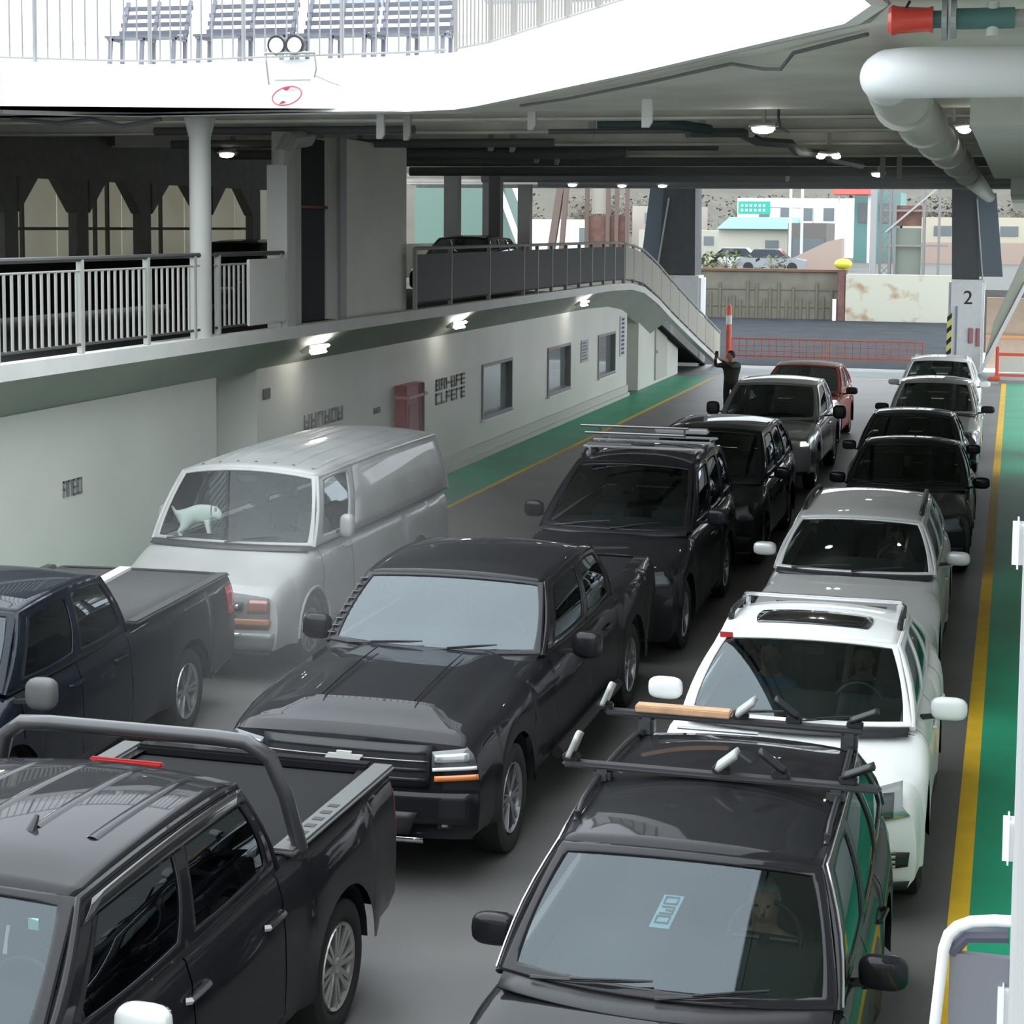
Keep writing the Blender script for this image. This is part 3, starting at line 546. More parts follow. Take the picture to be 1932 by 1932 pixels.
for i, (x, y, r) in enumerate(((-18.6, 100, 1.4), (-17.2, 104, 1.2), (-15.6, 101, 1.3), (-20, 110, 1.6), (-13.9, 108, 1.0))): bush(x, y, 1.9, r, 'olive green winter shrub growing behind the quay wall', GV, grp='shrubs behind the quay')
for i, (x, y, r) in enumerate(((-62, 215, 6), (-50, 222, 6), (-40, 210, 6), (-30, 222, 6), (-19, 212, 6), (-8, 224, 6), (3, 214, 6))): bush(x, y, 1.9, r, 'bare grey brown tree at the foot of the hillside', ('bare_tree_grey', (.12, .11, .085), .9), 900, 'bare_tree', 'tree', 'bare trees below the hillside')
def building(label, x0, x1, y, z0, z1, col, wins=(), d=12, roof=None, name='building'):
    t = thing(name, ((x0+x1)/2, y, z0), label, 'building'); h = (x1-x0)/2
    MB().box(-h, h, 0, d, 0, z1-z0).build('walls', mat('wall_'+name+str(round(x0)), col, .7), t)
    for (a, b, c_, e) in wins: MB().box(a, b, -.06, 0, c_, e).build('window', mat('far_window', (.12, .14, .15), .2), t)
    if roof: MB().add([(-h*1.02, -.6, roof[0]), (h*1.02, -.6, roof[0]), (h*.9, d/2, roof[1]), (-h*.9, d/2, roof[1]), (-h*1.02, d+.6, roof[0]), (h*1.02, d+.6, roof[0])], [(0,1,2,3), (3,2,5,4), (0,3,4), (1,5,2), (0,4,5,1)]).build('roof', mat('roof_'+name+str(round(x0)), roof[2], .7), t)
    return t
building('long cream waterfront building left of the lattice tower', -30, -16.0, 146, 1.9, 4.4, (.40, .385, .32), [(-3+1.4*i, -2.2+1.4*i, 1.3, 2.0) for i in range(3)], 8)
building('small cream building with turquoise roof behind the quay', -21.8, -15.9, 136, 1.9, 4.55, (.42, .405, .34), [(.6, 1.6, .9, 1.8)], 7, (2.65, 3.55, (.13, .33, .38)))
building('tall white building behind the turquoise roof', -25.5, -13.4, 170, 1.9, 7.4, (.80, .80, .78), [(-4+2*i, -3+2*i, 3.4, 4.6) for i in range(4)], 10)
building('shaded garage with dark opening left of the white pole', -15.6, -12.9, 128, 1.9, 5.0, (.12, .11, .10), [(-1.0, 1.2, .2, 2.0)], 6)
t = thing('pink_ramp_wall', (-13.5, 118, 1.9), 'pinkish sloping wall rising towards the white pole', 'wall'); MB().poly([(-2.2, 0), (2.6, 0), (2.6, 2.1), (1.7, 1.9)], 'y', 0, 2).build('wall_face', mat('pink_concrete', (.33, .25, .21), .8), t)
building('teal fronted building right behind the white pole', -12.9, -9.2, 150, 1.9, 7.6, (.12, .24, .23), [(-1.5, -.6, 3.2, 4.8), (.2, 1.1, 3.2, 4.8)], 8)
building('cream banded building behind the lattice tower', -9.0, 12, 150, 1.9, 5.6, (.42, .39, .30), [(-8+2.6*i, -6.6+2.6*i, 2.2, 3.0) for i in range(6)], 10)
tag(MB().box(-9, 12, 147, 148, 1.9, 3.6).build('pink_wall', mat('pink_concrete', (.52,.42,.37), .8)), 'low pink wall in front of the cream banded building', 'wall')
building('white and blue shed far left beyond the dock tower', -44, -34, 150, 1.9, 5.2, (.75, .77, .78), [(3.0, 4.2, 1.4, 2.6)], 10)
building('brown and white building left of the dock tower', -33.5, -28, 160, 1.9, 6.5, (.32, .28, .24), [(-1.6, -.8, 3, 4)], 8)
t = thing('fuel_canopy', (-12.6, 145, 1.9), 'red edged canopy behind the white pole', 'canopy'); MB().bbox(-1.6, 1.6, 0, 4, 5.4, 6.1, .05).build('canopy_roof', mat('canopy_red', (.62, .12, .10), .5), t); MB().box(-1.3, -1.1, 1, 1.2, 0, 5.4).box(1.1, 1.3, 1, 1.2, 0, 5.4).build('canopy_post', HANG, t)
t = thing('highway_sign', (-19.0, 135, 1.9), 'green highway sign on a pole above the turquoise roof', 'sign'); MB().box(-1.2, 1.2, 0, .1, 3.75, 4.7).build('sign_panel', mat('highway_green', (.02, .36, .26), .5), t)
g = MB()
for z in (3.95, 4.3): [g.box(-1.0+.33*i, -.82+.33*i, -.02, 0, z, z+.18) for i in range(6)]
g.build('lettering', mat('sign_white', (.7, .8, .78), .5), t); MB().tube([(1.1, .1, 4.3), (4.4, .1, 4.2), (4.4, .1, 0)], .08, 8).build('sign_pole', HANG2, t)
for i, x in enumerate((-15.2, -14.4)):
    tag(MB().tube([(x, 126, 1.9), (x, 126, 7.6)], .1, 8).build('utility_pole', mat('pole_grey', (.5, .5, .5), .6)), ['grey utility pole left of the fuel canopy', 'grey utility pole nearest the red canopy'][i], 'pole')
# parked cars beyond the quay
for i, (x, y, m_, lb) in enumerate(((-14.6, 112, (.30, .32, .34), 'grey parked car behind the quay wall'), (-17.2, 116, (.55, .56, .56), 'white parked car left of the grey one behind the quay'))):
    t = thing('parked_car', (x, y, 1.9), lb, 'car')
    b = MB().poly([(-2.1, .3), (2.1, .3), (2.15, .75), (1.6, .88), (-1.9, .9), (-2.15, .7)], 'y', -.85, .85); b.build('body', mat('far_car_%d' % i, m_, .3, .3, .8), t)
    MB().poly([(-1.6, .88), (1.1, .88), (.5, 1.42), (-1.0, 1.42)], 'y', -.75, .75).build('cabin', mat('far_car_glass', (.05, .06, .07), .1, 0, 1), t); MB().poly([(-1.0, 1.42), (.5, 1.42), (.45, 1.46), (-.95, 1.46)], 'y', -.72, .72).build('roof', mat('far_car_%d' % i, m_, .3), t)
    for xx in (-1.35, 1.35):
        q = MB().tube([(xx, -.88, .32), (xx, -.7, .32)], .32, 14).build('wheel', RUB, t)
# lattice tower at the right of the dock
ST_ = mat('tower_steel', (.20, .19, .18), .6, .3); RB = mat('rust_brown_panel', (.17, .09, .07), .8, noise=.3, nscale=3)
t = thing('lattice_tower', (-5, 90, 1.9), 'dark steel lattice tower with diagonal brace beside the white pole', 'tower')
g = MB()
for x in (-1.45, -1.0, -.75, .62, 1.35): g.box(x-.06, x+.06, -.06, .06, 0, 6.2)
for x in (-1.0, .62): g.box(x-.05, x+.05, .9, 1.0, 0, 6.2)
g.build('tower_leg', ST_, t); g = MB()
for z in (1.9, 3.6, 5.0): g.box(-1.45, 1.8, -.05, .05, z, z+.1)
for i in range(10): g.bar((-1.45, 0, .5*i), (-1.0, 0, .5*i+.45), .05, .05); g.bar((-1.0, 0, .5*i), (-1.45, 0, .5*i+.45), .04, .04)
g.build('cross_brace', ST_, t); MB().bar((-1.2, -.1, 2.6), (1.3, -.1, 4.8), .09, .09).build('diagonal_brace', mat('grey_brace', (.33, .31, .29), .6), t); MB().box(-.7, .5, .2, .3, 2.9, 3.9).build('brown_panel', RB, t); MB().box(-.7, .5, .2, .3, .0, 2.8).build('lower_panel', mat('dark_green_grey', (.16, .18, .15), .8), t)
tag(MB().tube([(-6.75, 89.5, 1.9), (-6.75, 89.5, 8)], .16, 12).build('white_pole', mat('pole_white', (.26, .26, .26), .5), smooth=True), 'thick white pole at the left of the lattice tower', 'pole')
t = thing('dock_tower', (-20, 90, 1.9), 'brown steel dock tower seen past the ramp railing', 'tower'); g = MB()
for x in (-1.2, -.1, .35, .9): g.box(x-.1, x+.1, -.1, .1, 0, 6)
g.build('tower_leg', mat('brown_leg', (.13, .09, .075), .8), t); MB().box(-1.1, .9, .1, .25, 1.6, 3.3).build('brown_panel', RB, t); MB().box(-1.0, -.2, .15, .2, 3.4, 6).build('pale_panel', mat('olive_grey_panel', (.33, .31, .26), .8), t)
t = thing('slanted_brace', (-22.4, 88, 1.9), 'dark slanted twin brace left of the brown dock tower', 'brace'); MB().bar((-.4, 0, 0), (.5, 0, 6), .35, .3).bar((.25, 0, 0), (.7, 0, 6), .22, .3).build('brace_bars', mat('brown_leg', (.13,.09,.075), .8), t)
t = thing('green_hull', (-21.5, 70, -2), 'green grey hull panel beyond the raised deck openings', 'hull'); MB().poly([(-2.2, 0), (2.4, 0), (1.6, 8.4), (-2.2, 8.4)], 'y', 0, 2).build('hull_plate', mat('green_grey_hull', (.09, .15, .12), .6), t); MB().bar((1.3, -.1, 8.4), (2.45, -.1, 5.5), .2, .2).bar((2.0, -.1, 8.4), (3.2, -.1, 5.6), .15, .25).build('white_rib', HANG, t)
# ============================================================ VEHICLES
def sq(u, v, k=.3):
    return u*math.sqrt(1-k*v*v/2), v*math.sqrt(1-k*u*u/2)
class Car:
    """local frame: nose at y=0, tail at y=L, x lateral, z up"""
    def __init__(s, name, loc, label, cat, rz=0.0, **k):
        s.k = k; s.root = thing(name, loc, label, cat, rz=rz)
        s.L, s.hw = k['L'], k['hw']; s.bow = k.get('bow', .22); s.nose = k.get('nose', [(0,.12),(.3,.02),(.55,0),(.8,.04),(1.1,.14)])
        s.zb = k.get('zb', .24); s.wr_ = k.get('wr', .34); s.wy = k['wheels']
        s.top = k['top']; s.sh = k['sh']; s.cowl = k['cab']['yb']
        s.rtop = k.get('rbow', .12)
        s.paint = k['paint']; s.bed = k.get('bed')
    def T(s, x, y, z):
        d = (abs(x)/s.hw)
        a = max(0, 1-y/.9); b = max(0, 1-(s.L-y)/.6)
        return (x, y + s.bow*d**3*a**1.5 + interp(z, s.nose)*max(0, 1-y/.5) - s.rtop*d**3*b**1.5 - (max(0, z-.75)*s.k.get('rslope', .1))*max(0, 1-(s.L-y)/.5), z)
    def half(s, y):
        e = .035*max(0, 1-y/.5) + .03*max(0, 1-(s.L-y)/.5)
        return s.hw - e
    def arch(s, y):
        z = s.zb; fl = 0
        for w in s.wy:
            Ra = s.wr_ + s.k.get('gap', .07); d = abs(y-w)
            if d < Ra: z = max(z, s.wr_ + math.sqrt(Ra*Ra-d*d))
            if d < Ra+.1: fl = .018
        return z, fl
    def prof(s, y):
        zb, fl = s.arch(y); hw = s.half(y); zs = sinterp(y, s.sh); zt = sinterp(y, s.top)
        fr = (0, .12, .38, .62, .84, .96); dx = (-.055, -.01, 0, -.004, -.022, -.055)
        dx0 = -.012 if fl else dx[0]
        P = [(hw+fl*(1-f)+(dx0 if i == 0 else d), zb+f*(zs-zb)) for i, (f, d) in enumerate(zip(fr, dx))]
        P.append((hw-.105, zs+.014)); x0 = hw-.105; z0 = zs+.014
        for k in range(1, 8):
            x = x0*(1-k/7); P.append((x, z0+(zt-z0)*(1-(x/x0)**2.4) + s.hoodshape(x, y)))
        return P
    def hoodshape(s, x, y):
        c = s.k.get('dome', 0)
        if not c or y > s.cowl or y < .25: return 0
        u = abs(x)/s.hw
        return c*max(0, min(1, (.62-u)/.08))*min(1, (y-.25)/.3)
    def body(s):
        k = s.k; L = s.L; cow = s.cowl
        ys = {0, L, cow, .02, .06, .12, .2, .3, L-.02, L-.08, L-.18, .4, .55, .75}
        n = int(L/.16)
        for i in range(n+1): ys.add(L*i/n)
        for w in s.wy:
            Ra = s.wr_ + k.get('gap', .07)
            for i in range(-8, 9): ys.add(w + Ra*math.sin(i/8*PI/2))
        seams = k.get('seams', [])
        for q in seams + ([s.cowl-.02]):
            ys -= {v for v in ys if abs(v-q) < .02}
            ys |= {q-.007, q+.007}
        if s.bed: ys |= {s.bed[0], s.bed[1]}
        ys = sorted(v for v in ys if 0 <= v <= L)
        ys = [v for i, v in enumerate(ys) if i == 0 or v-ys[i-1] > .003]
        parts = {}
        def add(nm, side, q):
            m = parts.setdefault((nm, side), MB()); m.add(q, [(0,1,2,3)])
        for a, b in zip(ys, ys[1:]):
            Pa, Pb = s.prof(a), s.prof(b); mid = (a+b)/2
            seam = any(abs(mid-q) < .007 for q in seams)
            hseam = abs(mid-(s.cowl-.02)) < .007
            for sx in (-1, 1):
                for j in range(len(Pa)-1):
                    nm = 'body'; off = 0
                    if j < 6:
                        if seam and j >= 1: nm = 'door_seam'; off = .008
                        elif len(seams) > 1 and seams[0] < mid < seams[1] and j >= 1: nm = 'front_door'
                        elif len(seams) > 2 and seams[1] < mid < seams[2] and j >= 1: nm = 'rear_door'
                        if j == 0 and k.get('clad'): nm = 'sill_cladding'
                    else:
                        if hseam: nm = 'door_seam'
                        elif .1 < mid < s.cowl-.02: nm = 'hood' if j >= 7 else 'body'
                        elif j >= 7 and s.cowl < mid < s.cab_end()-.1: nm = 'dash' if mid < s.cowl+.75 else None
                        if s.bed and s.bed[0] < mid < s.bed[1] and j >= 7: nm = None
                    if nm is None: continue
                    q = [s.T(sx*(Pa[j][0]-off), a, Pa[j][1]), s.T(sx*(Pb[j][0]-off), b, Pb[j][1]),
                         s.T(sx*(Pb[j+1][0]-off), b, Pb[j+1][1]), s.T(sx*(Pa[j+1][0]-off), a, Pa[j+1][1])]
                    add(nm, sx if nm in ('front_door', 'rear_door') else 0, q)
        for y, nm in ((0, 'body'), (L, 'body')):
            P = s.prof(y); rows = [[s.T(p[0]*(c/8-1), y, p[1]) for c in range(17)] for p in P]
            m = parts[('body', 0)]
            for r0, r1 in zip(rows, rows[1:]):
                for c in range(16): m.add([r0[c], r0[c+1], r1[c+1], r1[c]], [(0,1,2,3)])
        M_ = {'door_seam': TRIM, 'dash': INTR, 'sill_cladding': BLK}
        for (nm, sd), m in parts.items():
            nn = {'front_door': 'door', 'rear_door': 'door', 'dash': 'dashboard'}.get(nm, nm)
            m.build(nn, M_.get(nm, s.paint), s.root, smooth=True)
        u = MB()
        h = s.hw-.27
        u.box(-h, h, .2, L-.2, s.zb-.02, s.zb+.12)
        for w in s.wy:
            Ra = s.wr_+s.k.get('gap', .07)
            for sx in (-1, 1):
                u.grid(lambda a, b: (sx*(h+b*.23), w+Ra*math.cos(PI*a), s.wr_+Ra*math.sin(PI*a)), 12, 1)
                u.grid(lambda a, b: (sx*h, w+Ra*b*math.cos(PI*a), s.wr_+Ra*b*math.sin(PI*a)), 12, 1)
        u.build('underbody', BLK, s.root)
    def cab_end(s): return s.k['cab']['yrb']
    def surfs(s):
        c = s.k['cab']
        yb, zbs, wb = c['yb'], c['zb'], c['wb']; yt, zt, wt = c['yt'], c['zt'], c['wt']
        yr, zr, wr = c['yr'], c['zr'], c['wrr']; yrb, zrb, wrb = c['yrb'], c['zrb'], c['wrb']
        bb = c.get('bowb', .16); bt = c.get('bowt', .07); cr = c.get('crown', .05); hump = c.get('hump', .03)
        def WS(a, b):
            q = 1-a*a
            p = (a*lerp(wb, wt, b), lerp(yb-bb*q, yt-bt*q, b), lerp(zbs+.01*q, zt+cr*.7*q, b) + .03*4*b*(1-b)*.5)
            return p
        def edge(t):
            return (lerp(wt, wr, t) + .02*4*t*(1-t), lerp(yt, yr, t), lerp(zt, zr, t)+hump*4*t*(1-t))
        def RF(a, b):
            e = edge(b); q = 1-a*a
            crv = lerp(cr*.7, cr*.6, b) + cr*.6*min(1, 6*b, 6*(1-b))
            rr = 1-abs(a)**2.6
            return (a*e[0], e[1]-bt*q*(1-b)+.03*q*b, e[2] + lerp(cr*.7, cr*.6, b)*q + (crv-lerp(cr*.7, cr*.6, b))*rr)
        def SS(sx):
            def f(a, b):
                e = edge(a); x0 = lerp(wb, wrb, a)+.03*math.sin(PI*a); y0 = lerp(yb, yrb, a); z0 = lerp(zbs, zrb, a)
                return (sx*(lerp(x0, e[0], b)+.03*math.sin(PI*b)), lerp(y0, e[1], b), lerp(z0, e[2], b))
            return f
        def RR(a, b):
            q = 1-a*a
            return (a*lerp(wrb, wr, b), lerp(yrb+.04*q, yr+.03*q, b), lerp(zrb, zr+cr*.6*q, b))
        return WS, RF, SS, RR
    def ring(s, mb, f, rc, inn, kk=.3, n=10):
        a0, a1, b0, b1 = rc; i0, i1, j0, j1 = inn
        outer = []; inner = []
        for e in range(4):
            for i in range(n):
                t = -1+2*i/n
                u, v = ((t, -1), (1, t), (-t, 1), (-1, -t))[e]
                outer.append((lerp(a0, a1, (u+1)/2), lerp(b0, b1, (v+1)/2)))
                p, q = sq(u, v, kk); inner.append((lerp(i0, i1, (p+1)/2), lerp(j0, j1, (q+1)/2)))
        N = len(outer); K = 3; vs = []
        for r in range(K+1):
            for o, i in zip(outer, inner): vs.append(f(lerp(o[0], i[0], r/K), lerp(o[1], i[1], r/K)))
        fs = [(r*N+i, r*N+(i+1)%N, (r+1)*N+(i+1)%N, (r+1)*N+i) for r in range(K) for i in range(N)]
        mb.add(vs, fs)
    def pane(s, name, f, inn, m, kk=.3, n=10, border=None):
        i0, i1, j0, j1 = inn
        def g(a, b, e=0.0):
            p, q = sq(2*a-1, 2*b-1, kk); return f(lerp(i0-e, i1+e, (p+1)/2), lerp(j0-e, j1+e, (q+1)/2))
        return MB().grid(lambda a, b: g(a, b), n, n).build(name, m, s.root, smooth=True)
    def cab(s):
        c = s.k['cab']; WS, RF, SS, RR = s.surfs(); fr = MB(); gm = s.k.get('wglass', GTEAL); sg = s.k.get('sglass', GDARK)
        wm = c.get('wsm', (.07, .05, .05)); pil = c.get('pillar', s.paint)
        inn = (-1+wm[0], 1-wm[0], wm[1], 1-wm[2])
        s.ring(fr, WS, (-1, 1, 0, 1), inn, .12)
        s.pane('windshield', WS, inn, gm, .12, 14)
        wins = c['wins']                                     # list of (a0,a1,inner a0,inner a1,b0,b1)
        for sx in (-1, 1):
            f = SS(sx)
            for (a0, a1, ia, ib, b0, b1) in wins:
                if ia is None:
                    fr.grid(lambda a, b: f(lerp(a0, a1, a), b), 14, 8); continue
                s.ring(fr, f, (a0, a1, 0, 1), (ia, ib, b0, b1), .22)
                s.pane('side_window', f, (ia, ib, b0, b1), sg, .22)
        ri = c.get('rin', (-.88, .88, .12, .85))
        s.ring(fr, RR, (-1, 1, 0, 1), ri, .2); s.pane('rear_window', RR, ri, GDARK, .2)
        fr.build('cab_frame', pil, s.root, smooth=True, solid=.02)
        MB().grid(lambda a, b: RF(2*a-1, b), 20, 20).build('roof', s.k.get('roofpaint', s.paint), s.root, smooth=True, solid=.02)
        for sx in (-1, 1):
            pts = [SS(sx)(0, t/6) for t in range(7)] + [SS(sx)(t/12, 1) for t in range(1, 13)] + [SS(sx)(1, 1-t/4) for t in range(1, 5)]
            MB().tube([(p[0], p[1], p[2]-.008) for p in pts], .022, 8).build('roof_edge', pil, s.root, smooth=True)
            MB().grid(lambda a, b: (SS(sx)(a, .0)[0]+sx*.004, SS(sx)(a, 0)[1], SS(sx)(a, 0)[2]-.02+.045*b), 12, 1).build('window_sill_strip', s.k.get('beltm', BLK), s.root)
        # cowl strip with wipers
        y0 = c['yb']; w = c['wb']
        MB().grid(lambda a, b: (lambda x: (x, y0-c.get('bowb', .16)*(1-(2*a-1)**2)-.13+.17*b, c['zb']-.03+.045*b))( (2*a-1)*w*.97), 14, 2).build('cowl_grille', BLK, s.root, smooth=True, solid=.01)
        for (xa, xb) in ((-.78, -.05), (-.02, .62)):
            p0 = WS(xa, .02); p1 = WS(xb, .10)
            wi = MB(); pts = [Vector(WS(lerp(xa, xb, t/6), lerp(.0, .10, t/6)))+Vector((0, -.025, .02)) for t in range(7)]
            wi.tube(pts, [.012]+[.008]*5+[.005], 6)
            wi.tube([pts[2]+Vector((0,-.01,.012)), pts[4]+Vector((0,-.01,.012)), pts[6]], .006, 6)
            wi.build('wiper', BLK, s.root)
        # rear view mirror, floor, seats, steering wheel
        if s.k.get('interior', True):
            ye = s.cab_end(); z0 = s.zb+.1
            st = INTR
            tub = MB(); h = s.hw-.16
            tub.grid(lambda a, b: ((-h, h)[int(a > .5)] if False else lerp(-h, h, a), lerp(s.cowl+.3, ye-.05, b), z0+.14), 1, 1)
            for sx in (-1, 1): tub.grid(lambda a, b: (sx*h, lerp(s.cowl+.1, ye-.05, a), lerp(z0+.1, c['zb']-.02, b)), 4, 1)
            tub.build('cabin_floor', st, s.root)
            rows = [s.cowl+1.35] + ([s.cowl+2.2] if ye-s.cowl > 2.6 else [])
            zseat = s.k.get('zseat', z0+.42)
            for ri_, yy in enumerate(rows):
                for sx in (-1, 1):
                    b = MB(); x = sx*.38
                    b.bbox(x-.25, x+.25, yy-.5, yy+.02, zseat-.14, zseat, .05)
                    b.add([], []); 
                    bk = MB().bbox(x-.24, x+.24, -.07, .07, 0, .58, .06)
                    ca, sa = math.cos(.3), math.sin(.3)
                    b.add([(v[0], yy+.02+v[1]*ca+v[2]*sa, zseat-.06+v[2]*ca-v[1]*sa) for v in bk.v], bk.f)
                    hd = MB().bbox(x-.13, x+.13, -.05, .05, .63, .82, .04)
                    b.add([(v[0], yy+.02+v[1]*ca+v[2]*sa, zseat-.06+v[2]*ca-v[1]*sa) for v in hd.v], hd.f)
                    b.build('seat', mat('seat_fabric', (.06, .06, .065), .9), s.root, smooth=True)
            sw = MB(); cx, cy, cz = .38, s.cowl+.72, zseat+.30
            ring = [(cx+.185*math.cos(t*PI/12), cy+.185*math.sin(t*PI/12)*.45, cz+.185*math.sin(t*PI/12)*.9) for t in range(25)]
            sw.tube(ring, .015, 6); sw.tube([(cx-.17, cy, cz), (cx+.17, cy, cz)], .014, 6); sw.tube([(cx, cy, cz), (cx, cy-.3, cz-.18)], .03, 8)
            sw.build('steering_wheel', BLK, s.root, smooth=True)
        p = WS(0, .93); MB().bbox(-.12, .12, p[1]+.05, p[1]+.09, p[2]-.1, p[2]-.03, .015).build('rear_view_mirror', BLK, s.root, smooth=True)
        s.WS, s.RF, s.SS, s.RR = WS, RF, SS, RR
    def wheels(s, rim=None, spokes=6, rimr=.66):
        rim = rim or ALU; r = s.wr_; x0 = s.hw-.025
        proto = None
        for w in s.wy:
            for sx in (-1, 1):
                if proto is None or True:
                    key = (round(s.wr_, 3), rimr, spokes, sx, rim.name)
                    if key in Car.WP: me1, me2 = Car.WP[key]
                    else:
                        t = MB(); t.lathe_x((0,0,0), [(-sx*.22, r*.6), (-sx*.225, r*.86), (-sx*.2, r*.98), (-sx*.11, r), (-sx*.02, r*.98), (0, r*.86), (-sx*.01, r*.72), (-sx*.03, r*rimr)], 32)
                        o = t.build('wheel', RUB, None, smooth=True); me1 = o.data; bpy.data.objects.remove(o)
                        q = MB(); R_ = r*rimr
                        q.lathe_x((0,0,0), [(-sx*.03, R_), (-sx*.012, R_*.97), (-sx*.03, R_*.9), (-sx*.12, R_*.86)], 32)
                        q.lathe_x((0,0,0), [(-sx*.115, R_*.86), (-sx*.12, .02)], 24)
                        q.lathe_x((0,0,0), [(-sx*.03, .001), (-sx*.022, .04), (-sx*.04, .062), (-sx*.1, .07)], 16)
                        for i in range(spokes):
                            t0 = 2*PI*i/spokes
                            for d in (-.13, .13):
                                a1, a2 = t0+d*1.6, t0+d
                                q.bar((-sx*.045, .05*math.cos(a1), .05*math.sin(a1)), (-sx*.032, R_*.93*math.cos(a2), R_*.93*math.sin(a2)), .026, .03)
                        o = q.build('rim', rim, None, smooth=False); me2 = o.data; bpy.data.objects.remove(o)
                        Car.WP[key] = (me1, me2)
                    o = bpy.data.objects.new('wheel', me1); COL.objects.link(o); o.parent = s.root; o.location = (sx*x0, w, r)
                    o2 = bpy.data.objects.new('rim', me2); COL.objects.link(o2); o2.parent = o
    WP = {}
    # ---- patches on the nose / tail / side
    def fpt(s, x, z, off=0.0, y=0.0):
        P = s.prof(0.0 if y == 0 else s.L)
        xm = interp(z, [(p[1], p[0]) for p in P[:7]])
        x = max(-xm, min(xm, x)); p = s.T(x, y, z); return (p[0], p[1] + (off if y else -off), p[2])
    def fpatch(s, name, corners, m, off=.006, n=10, nz=3, rear=False, parent=None, solid=.006):
        y = s.L if rear else 0.0
        (x0, z0), (x1, z1), (x2, z2), (x3, z3) = corners        # bl, br, tr, tl
        def f(a, b): return s.fpt(lerp(lerp(x0, x1, a), lerp(x3, x2, a), b), lerp(lerp(z0, z1, a), lerp(z3, z2, a), b), off, y)
        return MB().grid(f, n, nz).build(name, m, parent or s.root, smooth=True, solid=solid)
    def spt(s, sx, y, z, off=0.0):
        P = s.prof(y); x = interp(z, [(p[1], p[0]) for p in P[:7]]); p = s.T(x, y, z); return (sx*(p[0]+off), p[1], p[2])
    def spatch(s, name, sx, y0, y1, z0, z1, m, off=.006, solid=.006, n=6, dz=0.0):
        return MB().grid(lambda a, b: s.spt(sx, lerp(y0, y1, a), lerp(z0, z1, b)+dz*a, off), n, 3).build(name, m, s.root, smooth=True, solid=solid)
    def tpt(s, x, y, off=0.0):
        P = s.prof(y); z = interp(abs(x), sorted((p[0], p[1]) for p in P[5:])); p = s.T(x, y, z); return (p[0], p[1], p[2]+off)
    def handles(s, ys, z, m=None, chrome=False):
        for y in ys:
            for sx in (-1, 1):
                a = s.spt(sx, y-.1, z, .02); b = s.spt(sx, y+.1, z, .02)
                h = MB().tube([s.spt(sx, y-.11, z, .0), a, b, s.spt(sx, y+.11, z, .0)], .02 if m is CHR else .014, 6)
                h.build('door_handle', m or s.paint, s.root, smooth=True)
    def mirrors(s, y, z, m, w=.12, h=.085, reach=.13, d=.055, base=None):
        for sx in (-1, 1):
            x0 = sx*(s.hw-.09); x1 = sx*(s.hw-.09+reach)
            o = MB(); o.ell((x1+sx*w*.55, y-.01, z+.02), (w, d, h), 16, 10, .62)
            hh = o.build('side_mirror', m, s.root, smooth=True)
            MB().ell((x1+sx*w*.55, y+.025, z+.02), (w*.86, d*.75, h*.84), 14, 8, .5).build('mirror_glass', CHR, hh, smooth=True)
            MB().bar((x0, y, z-.06), (x1+sx*w*.4, y, z-.03), .05, .03).build('mirror_arm', base or BLK, hh)
    def rails(s, m, off=.07, a=.93, b0=.06, b1=.94, r=.016):
        for sx in (-1, 1):
            pts = [Vector(s.RF(sx*a, lerp(b0, b1, t/10))) + Vector((0, 0, off if 0 < t < 10 else 0)) for t in range(11)]
            mb = MB().tube(pts, r, 8)
            for t in (.02, .5, .98):
                p = Vector(s.RF(sx*a, lerp(b0, b1, t))); mb.tube([p, p+Vector((0, 0, off))], r*1.1, 6)
            mb.build('roof_rail', m, s.root, smooth=True)
    def bars(s, bs, m, off=.10, over=.12, w=.07, h=.03):
        for b in bs:
            p = s.RF(-.93, b); q = s.RF(.93, b); z = max(p[2], q[2])+off
            y = (p[1]+q[1])/2
            mb = MB().bbox(p[0]-over, q[0]+over, y-w/2, y+w/2, z, z+h, .012)
            for e in (p, q): mb.bbox(e[0]-.03, e[0]+.03, y-.05, y+.05, e[2]-.01, z+.005, .01)
            mb.build('roof_crossbar', m, s.root, smooth=True)
    def plate(s, z, rear=False, m=None, x=0):
        y = s.L if rear else 0.0
        s.fpatch('license_plate', [(x-.16, z-.075), (x+.16, z-.075), (x+.16, z+.075), (x-.16, z+.075)], m or mat('plate_white', (.6, .62, .65), .4), .03, 4, 2, rear)
    def lights(s, z0, z1, xin, m=LAMPW, rz0=.75, rz1=1.0, dz=.03, fog=True, rear=True):
        hw = s.hw-.03
        for sx in (-1, 1):
            s.fpatch('headlight', [(sx*xin, z0), (sx*hw, z0+dz), (sx*hw, z1+dz*1.6), (sx*xin, z1)], m, .008, 10, 4)
            if m is not LAMPD:
                s.fpatch('headlight_lens', [(sx*lerp(xin, hw, .3), z0+.03), (sx*lerp(xin, hw, .55), z0+.04), (sx*lerp(xin, hw, .55), z1-.015), (sx*lerp(xin, hw, .3), z1-.02)], LAMPD, .014, 4, 3)
            if rear: s.fpatch('tail_light', [(sx*(hw-.16), rz0), (sx*hw, rz0), (sx*hw, rz1), (sx*(hw-.12), rz1)], REDL, .008, 6, 3, True)
            if fog: s.fpatch('fog_light', [(sx*(xin+.02), z0-.32), (sx*(hw-.06), z0-.3), (sx*(hw-.05), z0-.2), (sx*(xin+.08), z0-.18)], BLK, .006, 6, 3)
